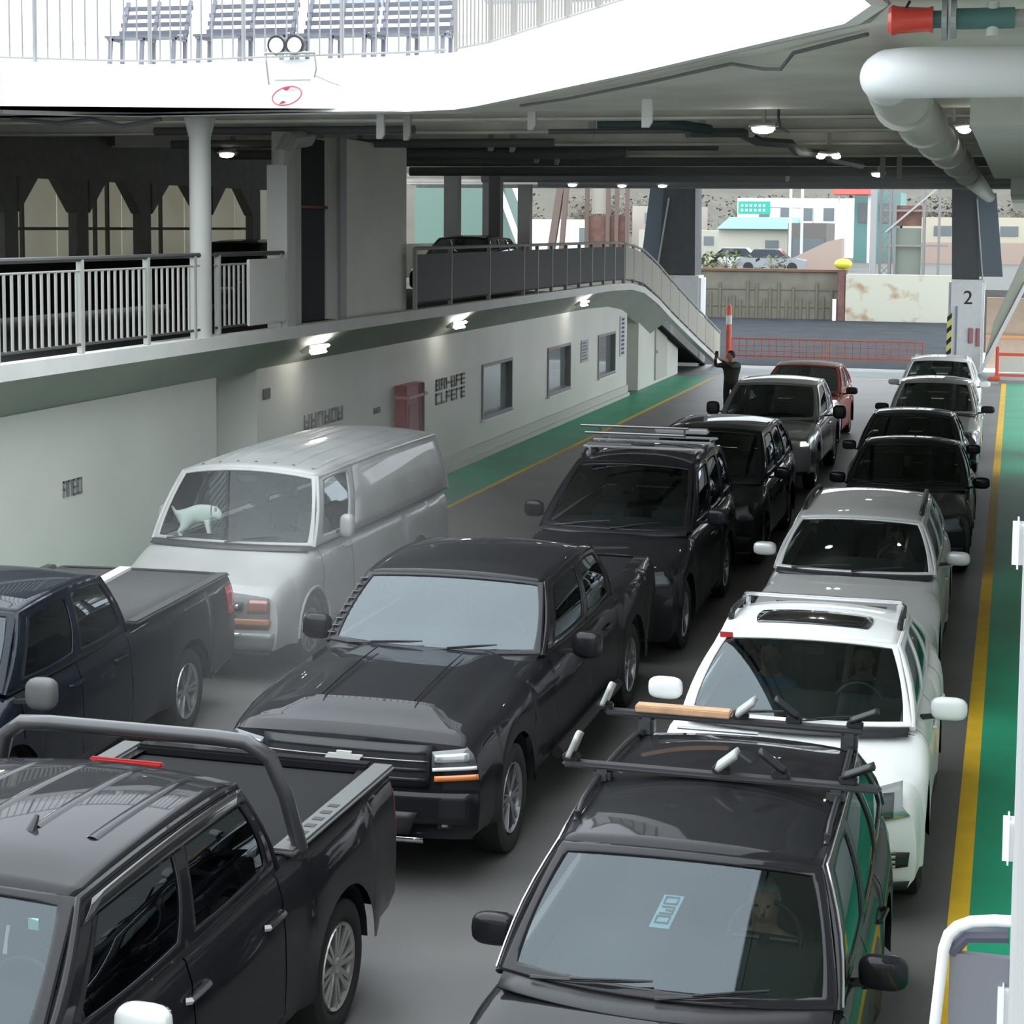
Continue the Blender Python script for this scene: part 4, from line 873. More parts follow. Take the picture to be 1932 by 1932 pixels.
    def grille(s, z0, z1, x0, x1, bars=4, m=BLK, bm=CHR, lower=True, emblem=True):
        s.fpatch('grille', [(-x0, z0), (x0, z0), (x1, z1), (-x1, z1)], m, .008, 12, 4)
        for i in range(bars):
            t = (i+.5)/bars; z = lerp(z0, z1, t); w = lerp(x0, x1, t)-.02
            s.fpatch('grille_bar', [(-w, z-.008), (w, z-.008), (w, z+.008), (-w, z+.008)], bm, .018, 12, 1)
        if lower: s.fpatch('lower_grille', [(-x0*.9, .3), (x0*.9, .3), (x0, z0-.12), (-x0, z0-.12)], BLK, .006, 12, 3)
        s.fpatch('bumper_lip', [(-s.hw*.9, s.zb+.0), (s.hw*.9, s.zb+.0), (s.hw*.92, s.zb+.06), (-s.hw*.92, s.zb+.06)], BLK, .02, 16, 1)

WIN2 = [(0, .36, .085, .335, .10, .88), (.36, .70, .375, .675, .10, .90), (.70, 1, .725, .93, .16, .86)]
WINP = [(0, .53, .10, .50, .10, .88), (.53, 1, .56, .955, .10, .88)]
WINV = [(0, .30, .075, .27, .10, .90)]
def suv(name, X, Y, label, paintm, L=4.6, hw=.92, zc=1.05, zt=1.55, yb=1.2, yt=1.85, yr=None, zr=None, wb=.8, wt=.64, wrr=None, zh=.82, cat='car', rz=0.0, **k):
    yr = yr or L-.5; zr = zr or zt-.02; wrr = wrr or wt-.02
    kw = dict(L=L, hw=hw, wheels=(.9*L/4.6, L-.95*L/4.6), paint=paintm, wr=.345,
        top=[(0, zh-.04), (.12, zh+.01), (.45, zh+.06), (yb, zc+.0), (yb+.5, zc+.01), (L-.3, zc+.03), (L, zc-.0)],
        sh=[(0, zh-.12), (.15, zh-.05), (.6, zh+.0), (yb, zc-.06), (L*.6, zc-.03), (L-.2, zc-.0), (L, zc-.06)],
        seams=[yb+.12, yb+1.08, yb+1.95],
        cab=dict(yb=yb, zb=zc, wb=wb, yt=yt, zt=zt, wt=wt, yr=yr, zr=zr, wrr=wrr, yrb=L-.12, zrb=zc+.03, wrb=wb-.03, wins=WIN2))
    cabo = k.pop('cab', {}); kw.update(k); kw['cab'].update(cabo)
    c = Car(name, (X, Y, 0), label, cat, rz, **kw); c.body(); c.cab(); return c
def pickup(name, X, Y, label, paintm, L=5.8, hw=1.0, zc=1.2, zt=1.75, yb=1.9, yt=2.5, yr=4.2, zr=None, wb=.88, wt=.74, zh=1.08, cat='pickup truck', rz=0.0, **k):
    zr = zr or zt; ye = yr+.18
    kw = dict(L=L, hw=hw, wheels=(1.0, L-1.25), wr=.40, paint=paintm, gap=.085, zb=.38, bow=.13, rbow=.03, rslope=.0,
        nose=[(0, .1), (.4, .0), (.7, .02), (.95, .03), (1.15, .09)],
        top=[(0, zh-.05), (.1, zh+.0), (.5, zh+.06), (yb, zc+.01), (ye, zc+.0), (L, zc+.02)],
        sh=[(0, zh-.1), (.15, zh-.05), (.6, zh+.0), (yb, zc-.04), (L-.1, zc+.0), (L, zc-.0)],
        seams=[yb+.12, lerp(yb, ye, .53), ye-.06], bed=(ye+.06, L-.07),
        cab=dict(yb=yb, zb=zc, wb=wb, yt=yt, zt=zt, wt=wt, yr=yr, zr=zr, wrr=wt-.02, yrb=ye, zrb=zc, wrb=wb, wins=WINP, crown=.05))
    cabo = k.pop('cab', {}); kw.update(k); kw['cab'].update(cabo)
    c = Car(name, (X, Y, 0), label, cat, rz, **kw); c.body(); c.cab()
    b = MB(); x = hw-.2; y0, y1 = c.bed; z0, z1 = .78, zc+.0
    b.box(-x, x, y0, y1, z0-.04, z0); b.box(-x-.03, -x, y0, y1, z0, z1); b.box(x, x+.03, y0, y1, z0, z1)
    b.box(-x, x, y0-.03, y0, z0, z1); b.box(-x, x, y1-.03, y1, z0, z1)
    b.build('cargo_bed', BLK, c.root)
    return c
# ---------------- people
def person(label, loc, J, cols, rz=0.0, hair='short', hat=None, parts=True, grp=None):
    """J: joint -> (x,y,z) in local frame, facing -y. one continuous skinned body"""
    E = [('pelvis','belly'),('belly','chest'),('chest','neck'),('neck','chin'),('chin','crown')]
    rad = dict(pelvis=.135, belly=.125, chest=.145, neck=.055, chin=.078, crown=.085)
    for q in 'lr':
        E += [('chest','sho_'+q),('sho_'+q,'elb_'+q),('elb_'+q,'wri_'+q),('wri_'+q,'palm_'+q)]
        rad.update({'sho_'+q:.075,'elb_'+q:.05,'wri_'+q:.032,'palm_'+q:.036})
        E += [('pelvis','hip_'+q),('hip_'+q,'kne_'+q),('kne_'+q,'ank_'+q),('ank_'+q,'toe_'+q)]
        rad.update({'hip_'+q:.1,'kne_'+q:.065,'ank_'+q:.045,'toe_'+q:.038})
        p = Vector(J['palm_'+q]); d = (p-Vector(J['wri_'+q])).normalized(); side = d.cross(Vector((0,0,1)) if abs(d.z) < .8 else Vector((0,1,0))).normalized()
        if q == 'l': side = -side
        for i, (off, ln) in enumerate(((-.03,.07),(-.011,.082),(.011,.078),(.03,.062))):
            a = p+side*off+d*.03; b = a+d*ln*.5+Vector((0,0,-.008)); c = b+d*ln*.35+Vector((0,-.0,-.022))
            J['f%da_%s'%(i,q)] = a; J['f%db_%s'%(i,q)] = b; J['f%dc_%s'%(i,q)] = c
            E += [('palm_'+q,'f%da_%s'%(i,q)),('f%da_%s'%(i,q),'f%db_%s'%(i,q)),('f%db_%s'%(i,q),'f%dc_%s'%(i,q))]
            rad.update({'f%da_%s'%(i,q):.0105,'f%db_%s'%(i,q):.0095,'f%dc_%s'%(i,q):.008})
        a = p-side*.036-d*.01; b = a-side*.02+d*.035
        J['ta_'+q] = a; J['tb_'+q] = b; E += [('palm_'+q,'ta_'+q),('ta_'+q,'tb_'+q)]; rad.update({'ta_'+q:.013,'tb_'+q:.010})
    FACE = J.pop('face', (0,-1,0)); names = list(J); idx = {n: i for i, n in enumerate(names)}
    me = bpy.data.meshes.new('tmp'); me.from_pydata([tuple(J[n]) for n in names], [(idx[a], idx[b]) for a, b in E], [])
    o = bpy.data.objects.new('tmp', me); COL.objects.link(o)
    sk = o.modifiers.new('s', 'SKIN'); sk.use_smooth_shade = True
    for n, d in zip(names, me.skin_vertices[0].data):
        r = rad[n]; d.radius = (r*(1.25 if n in ('chest','belly','pelvis') else 1), r*(.85 if n in ('chest','belly','pelvis') else 1)); d.use_root = (n == 'pelvis')
    sb = o.modifiers.new('u', 'SUBSURF'); sb.levels = 2
    bpy.context.view_layer.update()
    ev = bpy.data.meshes.new_from_object(o.evaluated_get(bpy.context.evaluated_depsgraph_get()))
    bpy.data.objects.remove(o)
    ev.name = 'body'
    for m in cols: ev.materials.append(m)          # skin, top, trousers, shoes
    segs = [(a, b, 0 if ('crown' in (a, b) or a == 'neck' or a.startswith(('palm','f','t')) or a.startswith('wri')) else
             (2 if a.startswith(('hip','kne')) or b.startswith('hip') else (3 if a.startswith('ank') else 1))) for a, b in E]
    S_ = [(Vector(J[a]), Vector(J[b]), g) for a, b, g in segs]
    for f in ev.polygons:
        c = f.center; best = 9; bg_ = 1
        for a, b, g in S_:
            ab = b-a; t = max(0, min(1, (c-a).dot(ab)/max(1e-9, ab.length_squared))); dd = (c-(a+ab*t)).length
            if dd < best: best = dd; bg_ = g
        f.material_index = bg_; f.use_smooth = True
    root = thing('person', loc, label, 'person', grp, rz)
    bo = bpy.data.objects.new('body', ev); COL.objects.link(bo); bo.parent = root
    ch, cw = Vector(J['chin']), Vector(J['crown']); up = (cw-ch).normalized(); c = ch.lerp(cw, .5)
    fw = Vector(FACE)
    fw = (fw-up*fw.dot(up)).normalized(); sd = up.cross(fw).normalized()
    hd = MB(); M3 = Matrix((sd, fw, up)).transposed()
    def loc_(p): return tuple(c + M3 @ Vector(p))
    e = MB(); e.ell((0,.0,.0), (.078, .098, .118), 16, 12)
    e.ell((0, .1, -.012), (.014, .022, .026), 8, 6); e.ell((.078, 0, -.01), (.012, .02, .03), 8, 6); e.ell((-.078, 0, -.01), (.012, .02, .03), 8, 6)
    e.v = [loc_(v) for v in e.v]; e.build('head', cols[0], root, smooth=True)
    ey = MB()
    for sx in (-1, 1): ey.ell((sx*.03, .088, .012), (.012, .01, .008), 8, 6)
    ey.v = [loc_(v) for v in ey.v]; ey.build('eyes', HAIR, root)
    mo = MB().ell((0, .088, -.052), (.024, .008, .007), 8, 6); mo.v = [loc_(v) for v in mo.v]; mo.build('mouth', mat('lips', (.35,.12,.1), .6), root)
    h = MB()
    h.grid(lambda a, b: (lambda th, ph: (.085*math.cos(ph)*math.cos(th), -.012+.104*math.cos(ph)*math.sin(th)*(1 if math.sin(th) < 0 else .93), .012+.122*math.sin(ph)))(2*PI*a, lerp((-.5 if math.sin(2*PI*a) < .35 else .55), PI/2, b)), 28, 8)
    h.v = [loc_(v) for v in h.v]
    h.build('cap' if hat else 'hair', hat or HAIR, root, smooth=True)
    return root
def seated(hand=0.0):
    J = dict(pelvis=(0,0,.0), belly=(0,.02,.17), chest=(0,.06,.36), neck=(0,.05,.52), chin=(0,.02,.60), crown=(0,.02,.76))
    for q, s in (('l',1),('r',-1)):
        J.update({'hip_'+q:(s*.11,-.05,-.02),'kne_'+q:(s*.15,-.45,.04),'ank_'+q:(s*.15,-.62,-.32),'toe_'+q:(s*.15,-.78,-.36),
            'sho_'+q:(s*.19,.06,.42),'elb_'+q:(s*.24,-.06,.18),'wri_'+q:(s*.12,-.27,.17+hand),'palm_'+q:(s*.07,-.34,.20+hand)})
    return J
# ============================================================ VEHICLE INSTANCES
BLKP = paint('black_car_paint', (.012, .012, .014)); NAVYP = paint('navy_car_paint', (.005, .008, .014)); WHP = paint('white_car_paint', (.80, .80, .78))
SILP = mat('silver_car_paint', (.60, .60, .59), .42, .35, .8); GREYP = mat('grey_beige_car_paint', (.36, .355, .34), .35, .5, 1.0)
VANP = mat('dusty_white_van_paint', (.40, .40, .385), .42, 0, .4, noise=.22, nscale=1.5); REDP = paint('dark_red_car_paint', (.30, .06, .05)); CHARC = paint('charcoal_car_paint', (.03, .033, .036))
# near black crossover with roof bars
XN = -1.52
c = suv('black_crossover', XN, 7.0, 'nearest black crossover with kayak saddles on its two roof bars', BLKP, L=4.5, hw=.90, zc=1.04, zt=1.49, yb=1.27, yt=1.92, yr=3.95, zr=1.50, wb=.83, wt=.68, wrr=.66, zh=.86, clad=True, cab=dict(hump=.05, crown=.05, wsm=(.06,.06,.07)))
c.wheels(spokes=5); c.mirrors(1.78, 1.02, BLKP, w=.125, h=.085, reach=.12); c.handles([2.2, 3.1], .82)
c.rails(BLK, off=.05, a=.97, b0=.12, b1=.97)
for sx in (-1, 1):
    pts = [c.SS(sx)(0, t/6) for t in range(7)] + [c.SS(sx)(t/12, 1) for t in range(1, 13)]
    MB().tube([(p[0]+sx*.016, p[1], p[2]+.014) for p in pts], .006, 6).build('bright_window_trim', CHR, c.root, smooth=True)
c.lights(.68, .86, .5); c.grille(.56, .80, .42, .46)
NB = []
for b, xa_, xb_ in ((.44, -.89, .90), (.975, -.90, .72)):
    p = c.RF(0, b); y = p[1]; z = 1.625
    mb = MB().bbox(xa_, xb_, y-.045, y+.045, z, z+.035, .015)
    for sx in (-1, 1): e = c.RF(sx*.95, b); mb.bbox(e[0]-.05, e[0]+.05, y-.06, y+.06, e[2], z+.01, .02)
    mb.build('roof_crossbar', mat('bar_dark_grey', (.05,.05,.055), .4), c.root, smooth=True); NB.append((y, z+.035))
lab = {0: ['pale padded kayak saddle at the left end of the front roof bar', 'pale kayak saddle in the middle of the front roof bar', 'dark folded kayak saddle right of centre on the front roof bar', 'dark kayak saddle at the right end of the front roof bar'],
       1: ['grey kayak saddle at the left end of the rear roof bar', 'grey kayak saddle right of the wooden board on the rear bar', 'dark kayak saddle leaning left on the rear roof bar', 'dark kayak saddle at the right end of the rear roof bar']}
PALE = mat('pale_saddle_pad', (.42, .42, .40), .6)
for i, (y, z) in enumerate(NB):
    for j, (x, a, m) in enumerate(((-.84, 1.25, PALE), (.02, .8, PALE), (.35, 2.4, BLK), (.72, .5, BLK))):
        x += -.06*i
        t = thing('kayak_saddle', (XN+x, 7.0+y, z), lab[i][j], 'kayak rack', 'kayak saddles on the black crossover')
        pad = MB(); L_ = .15 if m is PALE else .19; w_ = .08 if m is PALE else .03
        pad.grid(lambda u, v: (math.cos(a)*L_*(u-.15), (v-.5)*2*w_, .03+math.sin(a)*L_*u*.8+.02*math.cos((v-.5)*3)), 6, 6)
        pad.build('pad', m, t, smooth=True, solid=.03)
        MB().bbox(-.05, .05, -.035, .035, -.002, .04, .01).build('clamp', BLK, t)
t = tag(MB().bbox(-.30, .30, -.05, .05, 0, .045, .008).build('wooden_board', mat('pine_wood', (.62, .38, .22), .6, noise=.2, nscale=12), smooth=True, loc=(XN-.4, 7.0+NB[1][0]-.0, NB[1][1]+.002)), 'tan wooden board lying across the rear roof bar of the black crossover', 'board')
tag(MB().tube([(0,0,0), (.5,0,0)], .012, 8).build('metal_rod', STEEL, smooth=True, loc=(XN-.42, 7.0+NB[1][0]-.09, 1.60)), 'thin bright metal rod on the black crossover roof below the board', 'rod')
ST = mat('pale_blue_card', (.45, .75, .85), .5); STI = mat('card_ink', (.03, .08, .12), .6)
p = Vector(c.WS(-.04, .70)); q = Vector(c.WS(-.10, .47))
t = thing('permit_card', (XN, 7.0, 0), 'pale blue permit card with dark symbols inside the black crossover windscreen', 'card')
d = (q-p); nrm = d.cross(Vector((1, 0, 0))).normalized(); sd_ = Vector((1, 0, 0))*.05
p = p+Vector((0, .02, -.03)); q = q+Vector((0, .02, -.03))
MB().add([p-sd_, p+sd_, q+sd_, q-sd_], [(0,1,2,3)]).build('card', ST, t, solid=.002)
ink = MB(); up_ = Vector((0, -.004, .006))
for k_, t0 in enumerate((.08, .38, .66)):
    a = p.lerp(q, t0)+up_; b = p.lerp(q, t0+.2)+up_; w = Vector((.032, 0, 0))
    ink.tube([a-w, a+w, b+w, b-w] + ([a-w] if k_ != 1 else []), .005, 5)
    if k_ == 1: ink.tube([a.lerp(b, .5)-w*.2, a.lerp(b, .5)+w], .005, 5)
ink.build('printing', STI, t)
# white crossover
XA, YA = -1.44, 11.95
c = suv('white_crossover', XA, YA, 'white crossover with sunroof and silver crossbar behind the nearest black car', WHP, L=3.95, hw=.95, zc=1.13, zt=1.55, yb=1.0, yt=1.75, yr=3.15, zr=1.50, wb=.83, wt=.67, zh=.90, wheels=(.82, 3.1), cab=dict(hump=.05, wsm=(.045,.04,.04), pillar=WHP), beltm=BLK, clad=True)
c.wheels(spokes=5); c.mirrors(1.5, 1.14, WHP, w=.135, h=.085, reach=.13); c.handles([2.0, 2.8], .9)
c.rails(BLK, off=.06, a=.97, b0=.25, b1=.97, r=.022)
c.bars([.70], CHR, off=.10, over=.02, w=.05, h=.03)
MB().grid(lambda a, b: (lambda p: (p[0], p[1], p[2]+.016))(c.RF(lerp(-.66, .66, sq(2*a-1, 2*b-1, .2)[0]*.5+.5), lerp(.14, .42, sq(2*a-1, 2*b-1, .2)[1]*.5+.5))), 12, 6).build('sunroof', mat('dark_sunroof_glass', (.01, .01, .012), .08, 0, 1), c.root, smooth=True, solid=.006)
c.lights(.70, .92, .56, dz=.05); c.grille(.52, .84, .46, .52, 3)
for sx in (-1, 1):
    for i in range(4): c.fpatch('fog_led', [(sx*.66, .40+.035*i), (sx*.78, .40+.035*i), (sx*.78, .42+.035*i), (sx*.66, .42+.035*i)], LAMPW, .022, 3, 1)
p = Vector(c.WS(-.93, .96)); tag(MB().box(-.05, .05, -.005, .005, -.02, .02).build('red_tag', REDL, loc=(XA+p.x, YA+p.y-.02, p.z+.02)), 'small red tag at the top left corner of the white crossover windscreen', 'tag')
JK = mat('blue_jacket', (.04, .17, .26), .8); DJK = mat('dark_jacket', (.03, .03, .035), .85)
person('passenger in a blue jacket looking down at a phone in the white crossover', (XA-.36, YA+2.2, .62), seated(.05), [SKINM, JK, DJK, BLK])
person('driver in dark clothes at the wheel of the white crossover', (XA+.38, YA+2.2, .64), seated(.06), [SKINM, DJK, DJK, BLK])
tag(MB().bbox(-.04, .04, -.006, .006, -.07, .07, .005).build('phone', BLK, loc=(XA-.36, YA+2.2-.40, .62+.28)), 'black phone held by the passenger in blue', 'phone')
person('driver in grey top and pale cap in the nearest black crossover', (XN+.36, 9.1, .52), seated(.1), [SKINM, mat('grey_top', (.22, .24, .26), .9), DJK, BLK], hat=mat('pale_cap', (.5, .52, .52), .8))
# silver wagon
c = suv('silver_wagon', -1.56, 17.35, 'silver wagon with black roof rails behind the white crossover', SILP, L=5.1, hw=.93, zc=1.06, zt=1.50, yb=1.85, yt=2.50, yr=4.45, zr=1.55, wb=.84, wt=.66, zh=.84, wheels=(.95, 3.9), wglass=GTEAL, cab=dict(hump=.04, wsm=(.045,.03,.03)))
c.wheels(); c.mirrors(2.6, 1.10, SILP, w=.13, h=.075, reach=.14); c.handles([2.9, 3.7], .85); c.rails(BLK, off=.05, a=.96, b0=.15, b1=.95, r=.028)
c.lights(.66, .84, .55); c.grille(.54, .78, .42, .46)
for sx in (-1, 1): c.fpatch('headlight_ring', [(sx*.7, .68), (sx*.78, .68), (sx*.78, .82), (sx*.7, .82)], CHR, .02, 3, 2)
person('driver in dark clothes at the wheel of the silver wagon', (-1.2, 20.4, .55), seated(.1), [SKINM, DJK, DJK, BLK])
# black hatch with hang tag
c = suv('black_sedan', -1.42, 24.5, 'black car with pale hanging card in windscreen behind the silver wagon', BLKP, L=4.3, hw=.93, zc=1.02, zt=1.47, yb=1.75, yt=2.85, yr=3.7, wb=.85, wt=.67, zh=.82)
c.wheels(); c.mirrors(2.3, 1.0, BLKP); c.lights(.62, .8, .55, LAMPD); c.grille(.52, .74, .4, .44)
MB().tube([(0.02, 3.3, 1.50), (0.02, 3.36, 1.62)], [.012, .004], 6).build('antenna', BLK, c.root)
p = Vector(c.WS(-.06, .70)); t = thing('hang_card', (-1.42+p.x, 24.5+p.y+.04, p.z-.10), 'small pale card hanging in the black car windscreen', 'card')
MB().bbox(-.045, .045, -.004, .004, -.08, .08, .003).build('card', mat('pale_card', (.5,.52,.52), .6), t); MB().bbox(-.065, .065, .004, .008, -.10, .10, .003).build('holder', BLK, t)
c = suv('dark_sedan', -1.62, 28.95, 'dark car just behind the black car with the hanging card', CHARC, L=4.3, hw=.92, zc=1.02, zt=1.49, yb=1.5, yt=2.45, yr=3.6, wb=.84, wt=.66, zh=.82)
c.wheels(); c.mirrors(1.95, 1.0, CHARC); c.lights(.62, .8, .55, LAMPD); c.grille(.52, .74, .4, .44)
c = suv('grey_crossover', -1.50, 34.8, 'grey beige crossover with black mirrors ahead of the last white one', GREYP, L=4.7, hw=.93, zc=1.05, zt=1.56, yb=1.75, yt=2.75, yr=4.1, wb=.84, wt=.67, zh=.86)
c.wheels(); c.mirrors(2.4, 1.06, BLK, w=.14, h=.075, reach=.13); c.handles([2.9, 3.7], .85); c.lights(.64, .84, .55); c.grille(.52, .78, .4, .44); c.plate(.45)
c = suv('white_wagon', -1.66, 41.0, 'white crossover with roof rails at the far end of the right lane', WHP, L=4.9, hw=.93, zc=1.08, zt=1.57, yb=1.85, yt=2.75, yr=4.3, wb=.84, wt=.66, zh=.86)
c.wheels(); c.mirrors(2.3, 1.06, WHP, w=.13, h=.07, reach=.13); c.rails(CHR, off=.04, a=.9, b0=.2, b1=.95); c.lights(.64, .84, .55); c.grille(.52, .78, .4, .44)
# ---------------- middle lane
c = pickup('black_pickup_truck', -4.62, 4.9, 'nearest black pickup with ribbed roof and sport bar over its bed', BLKP, L=5.62, hw=.985, zc=1.27, zt=1.76, yb=1.35, yt=1.95, yr=3.62, wb=.90, wt=.76, zh=1.1, cab=dict(hump=.04, crown=.07), wheels=(.95, 4.62), wr=.39)
c.wheels(rim=mat('pale_alloy', (.5, .49, .47), .35, .8), spokes=8); c.mirrors(1.85, 1.26, mat('white_mirror_cap', (.8, .8, .78), .25, 0, 1), w=.13, h=.10, reach=.16)
c.handles([2.68, 3.60], 1.06, CHR); c.lights(.82, 1.0, .6, rz0=.85, rz1=1.15, fog=False); c.grille(.7, 1.0, .5, .5)
for i in range(5):
    x = -.56+.28*i
    MB().grid(lambda a, b: (lambda p: (p[0], p[1], p[2]+.010+.010*math.sin(PI*a)))(c.RF((x+(a-.5)*.06)/.76, lerp(.30, .93, b))), 4, 12).build('roof_rib', BLKP, c.root, smooth=True)
MB().tube([(.28, 2.35, 1.79), (.28, 2.37, 1.86), (.28, 2.44, 1.93)], [.035, .028, .012], 8).build('shark_antenna', BLK, c.root, smooth=True)
yb_ = 3.95; sb = MB(); pts = [(-.93, yb_+.12, 1.28), (-.88, yb_+.04, 1.6), (-.80, yb_, 1.82), (-.68, yb_-.03, 1.90)] + [(x/10, yb_-.03, 1.91) for x in range(-5, 6, 2)] + [(.68, yb_-.03, 1.90), (.80, yb_, 1.82), (.88, yb_+.04, 1.6), (.93, yb_+.12, 1.28)]
sb.tube(pts, .045, 10); sb.build('sport_bar', mat('satin_black', (.04, .04, .042), .35, 0, .4), c.root, smooth=True)
MB().bbox(-.22, .22, 3.83, 3.87, 1.735, 1.765, .01).build('brake_light', REDL, c.root)
x = .80; cv = MB().box(-x, x, 4.02, 5.48, 1.235, 1.26); cv.build('bed_cover', mat('bed_cover_vinyl', (.015, .015, .015), .9, spec=.2), c.root)
for sx in (-1, 1):
    MB().bbox(sx*.87-.075, sx*.87+.075, 3.95, 5.6, 1.27, 1.31, .015).build('bed_rail', mat('rail_cap', (.10, .10, .098), .45), c.root, smooth=True)
    hs = MB()
    for i in range(6): hs.box(sx*.87-.03, sx*.87+.03, 4.1+.12*i, 4.15+.12*i, 1.305, 1.313)
    hs.build('rail_slots', BLK, c.root)
MB().bbox(-.8, .8, 5.5, 5.6, 1.25, 1.32, .015).build('tailgate_cap', BLKP, c.root, smooth=True)
for sx in (-1, 1): MB().grid(lambda a, b: (lambda p, q: (p[0]+sx*(.035*math.sin(PI*.5*b)+.01), p[1], p[2]+.015))(c.SS(sx)(lerp(.03, .97, a), lerp(.78, .96, b)), 0), 16, 3).build('rain_visor', mat('smoke_visor', (.03, .03, .03), .15, 0, 1), c.root, smooth=True, solid=.004)
tag(MB().box(-.025, .025, -.002, .002, -.025, .025).build('windscreen_sticker', mat('teal_sticker', (.4, .75, .7), .5), loc=(-4.62+.62, 4.9+1.82, 1.68)), 'small pale teal sticker at the top of the nearest pickup windscreen', 'sticker')
# second pickup with bow-tie
YS = 11.75
c = pickup('black_pickup_truck', -4.50, YS, 'black pickup with chrome grille badge facing the nearest pickup tailgate', BLKP, L=6.55, hw=1.01, zc=1.25, zt=1.72, yb=2.05, yt=2.65, yr=4.42, wb=.92, wt=.78, zh=1.12, wglass=GSILV, dome=.035, cab=dict(bowb=.2, hump=.05, wsm=(.05,.05,.04)), wr=.41)
c.wheels(spokes=6); c.mirrors(2.5, 1.24, BLKP, w=.13, h=.11, reach=.2, d=.07); c.handles([3.3, 4.1], 1.05)
c.fpatch('grille', [(-.62, .74), (.62, .74), (.64, 1.04), (-.64, 1.04)], BLK, .01, 14, 4)
for z in (.80, .87, .99): c.fpatch('grille_bar', [(-.6, z-.012), (.6, z-.012), (.6, z+.012), (-.6, z+.012)], CHARC, .022, 14, 1)
c.fpatch('chrome_strip', [(-.62, .928), (.62, .928), (.62, .938), (-.62, .938)], mat('dim_chrome', (.3, .3, .31), .3, .8), .026, 24, 1)
bt = MB(); o_ = c.fpt(0, .935, .05); w, h = .14, .042
pl = [(-w, -h*.5), (-.055, -h*.5), (-.055, -h), (.055, -h), (.055, -h*.5), (w-.02, -h*.5), (w+.01, h*.5), (.065, h*.5), (.065, h), (-.045, h), (-.045, h*.5), (-w+.03, h*.5)]
bt.poly([(o_[0]+a, o_[2]+b) for a, b in pl], 'y', o_[1]-.012, o_[1]+.012); bt.build('emblem', mat('white_gold_badge', (.85, .84, .80), .25, .3, 1), c.root)
for sx in (-1, 1):
    c.fpatch('headlight', [(sx*.64, .86), (sx*.99, .88), (sx*.99, 1.04), (sx*.64, 1.0)], LAMPD, .012, 10, 4)
    c.fpatch('headlight_lens', [(sx*.66, .93), (sx*.90, .94), (sx*.90, 1.0), (sx*.66, .98)], LAMPW, .02, 6, 3)
    c.fpatch('running_light', [(sx*.65, .865), (sx*.96, .885), (sx*.96, .91), (sx*.65, .89)], mat('drl_white', (.8, .85, .9), .3, 0, 1), .024, 10, 1)
    c.fpatch('turn_signal', [(sx*.66, .79), (sx*.98, .81), (sx*.98, .85), (sx*.66, .83)], AMB, .014, 8, 2)
    c.fpatch('fog_light', [(sx*.70, .46), (sx*.80, .46), (sx*.80, .58), (sx*.70, .58)], BLK, .035, 4, 3)
    c.fpatch('fog_lens', [(sx*.73, .48), (sx*.77, .48), (sx*.77, .56), (sx*.73, .56)], LAMPW, .045, 2, 3)
    c.fpatch('tail_light', [(sx*.88, .85), (sx*.99, .85), (sx*.99, 1.15), (sx*.90, 1.15)], REDL, .008, 4, 3, True)
c.fpatch('bumper', [(-.98, .50), (.98, .50), (.98, .72), (-.98, .72)], BLKP, .05, 20, 4)
c.fpatch('lower_grille', [(-.5, .42), (.5, .42), (.56, .58), (-.56, .58)], BLK, .058, 14, 3)
c.fpatch('skid_plate', [(-.6, .36), (.6, .36), (.6, .40), (-.6, .40)], CHR, .05, 14, 1)
for sx in (-1, 1):
    pp = [c.tpt(sx*.36, y, .03) for y in (.5, .9, 1.3, 1.7)]; MB().tube(pp, .006, 6).build('hood_crease', BLKP, c.root, smooth=True)
    MB().tube([c.spt(sx, y, .45, .05) for y in (2.1, 2.5, 3.5, 4.4)], .05, 8).build('side_step', BLK, c.root, smooth=True)
MB().box(-.8, .8, 4.7, 6.45, 1.0, 1.02).build('bed_cover', BLK, c.root)
for x_, m_ in ((-.86, BLK),):
    lad = MB(); P0 = c.WS(-.99, .06); P1 = c.WS(-.99, .95)
    for t_ in range(9): p = Vector(P0).lerp(Vector(P1), (t_+.3)/9); lad.box(p.x-.035, p.x+.03, p.y-.03, p.y+.03, p.z+.02, p.z+.026)
    lad.build('pillar_highlight_chips', CHR, c.root)  # chrome chips added as a highlight along one pillar
# tall black suv with roof rack
c = suv('black_utility_vehicle', -4.38, 18.65, 'tall black utility vehicle with cluttered roof rack behind the badge pickup', BLKP, L=4.9, hw=.97, zc=1.22, zt=1.82, yb=1.50, yt=2.65, yr=4.5, zr=1.86, wb=.88, wt=.72, wrr=.72, zh=1.06, wr=.39, wheels=(.95, 3.9))
c.wheels(); c.mirrors(2.05, 1.3, BLKP, w=.12, h=.1, reach=.16); c.handles([2.8, 3.6], 1.0); c.rails(BLK, off=.08, a=.95)
c.bars([.25, .55, .85], STEEL, off=.09, over=.08, w=.05)
for sx in (-1, 1): c.fpatch('headlight', [(sx*.6, .82), (sx*.9, .84), (sx*.9, 1.0), (sx*.6, .98)], LAMPD, .012, 8, 4); c.fpatch('headlight_lens', [(sx*.66, .86), (sx*.72, .86), (sx*.72, .92), (sx*.66, .92)], LAMPW, .02, 2, 2)
c.fpatch('grille', [(-.55, .72), (.55, .72), (.55, 1.0), (-.55, 1.0)], BLK, .012, 12, 3)
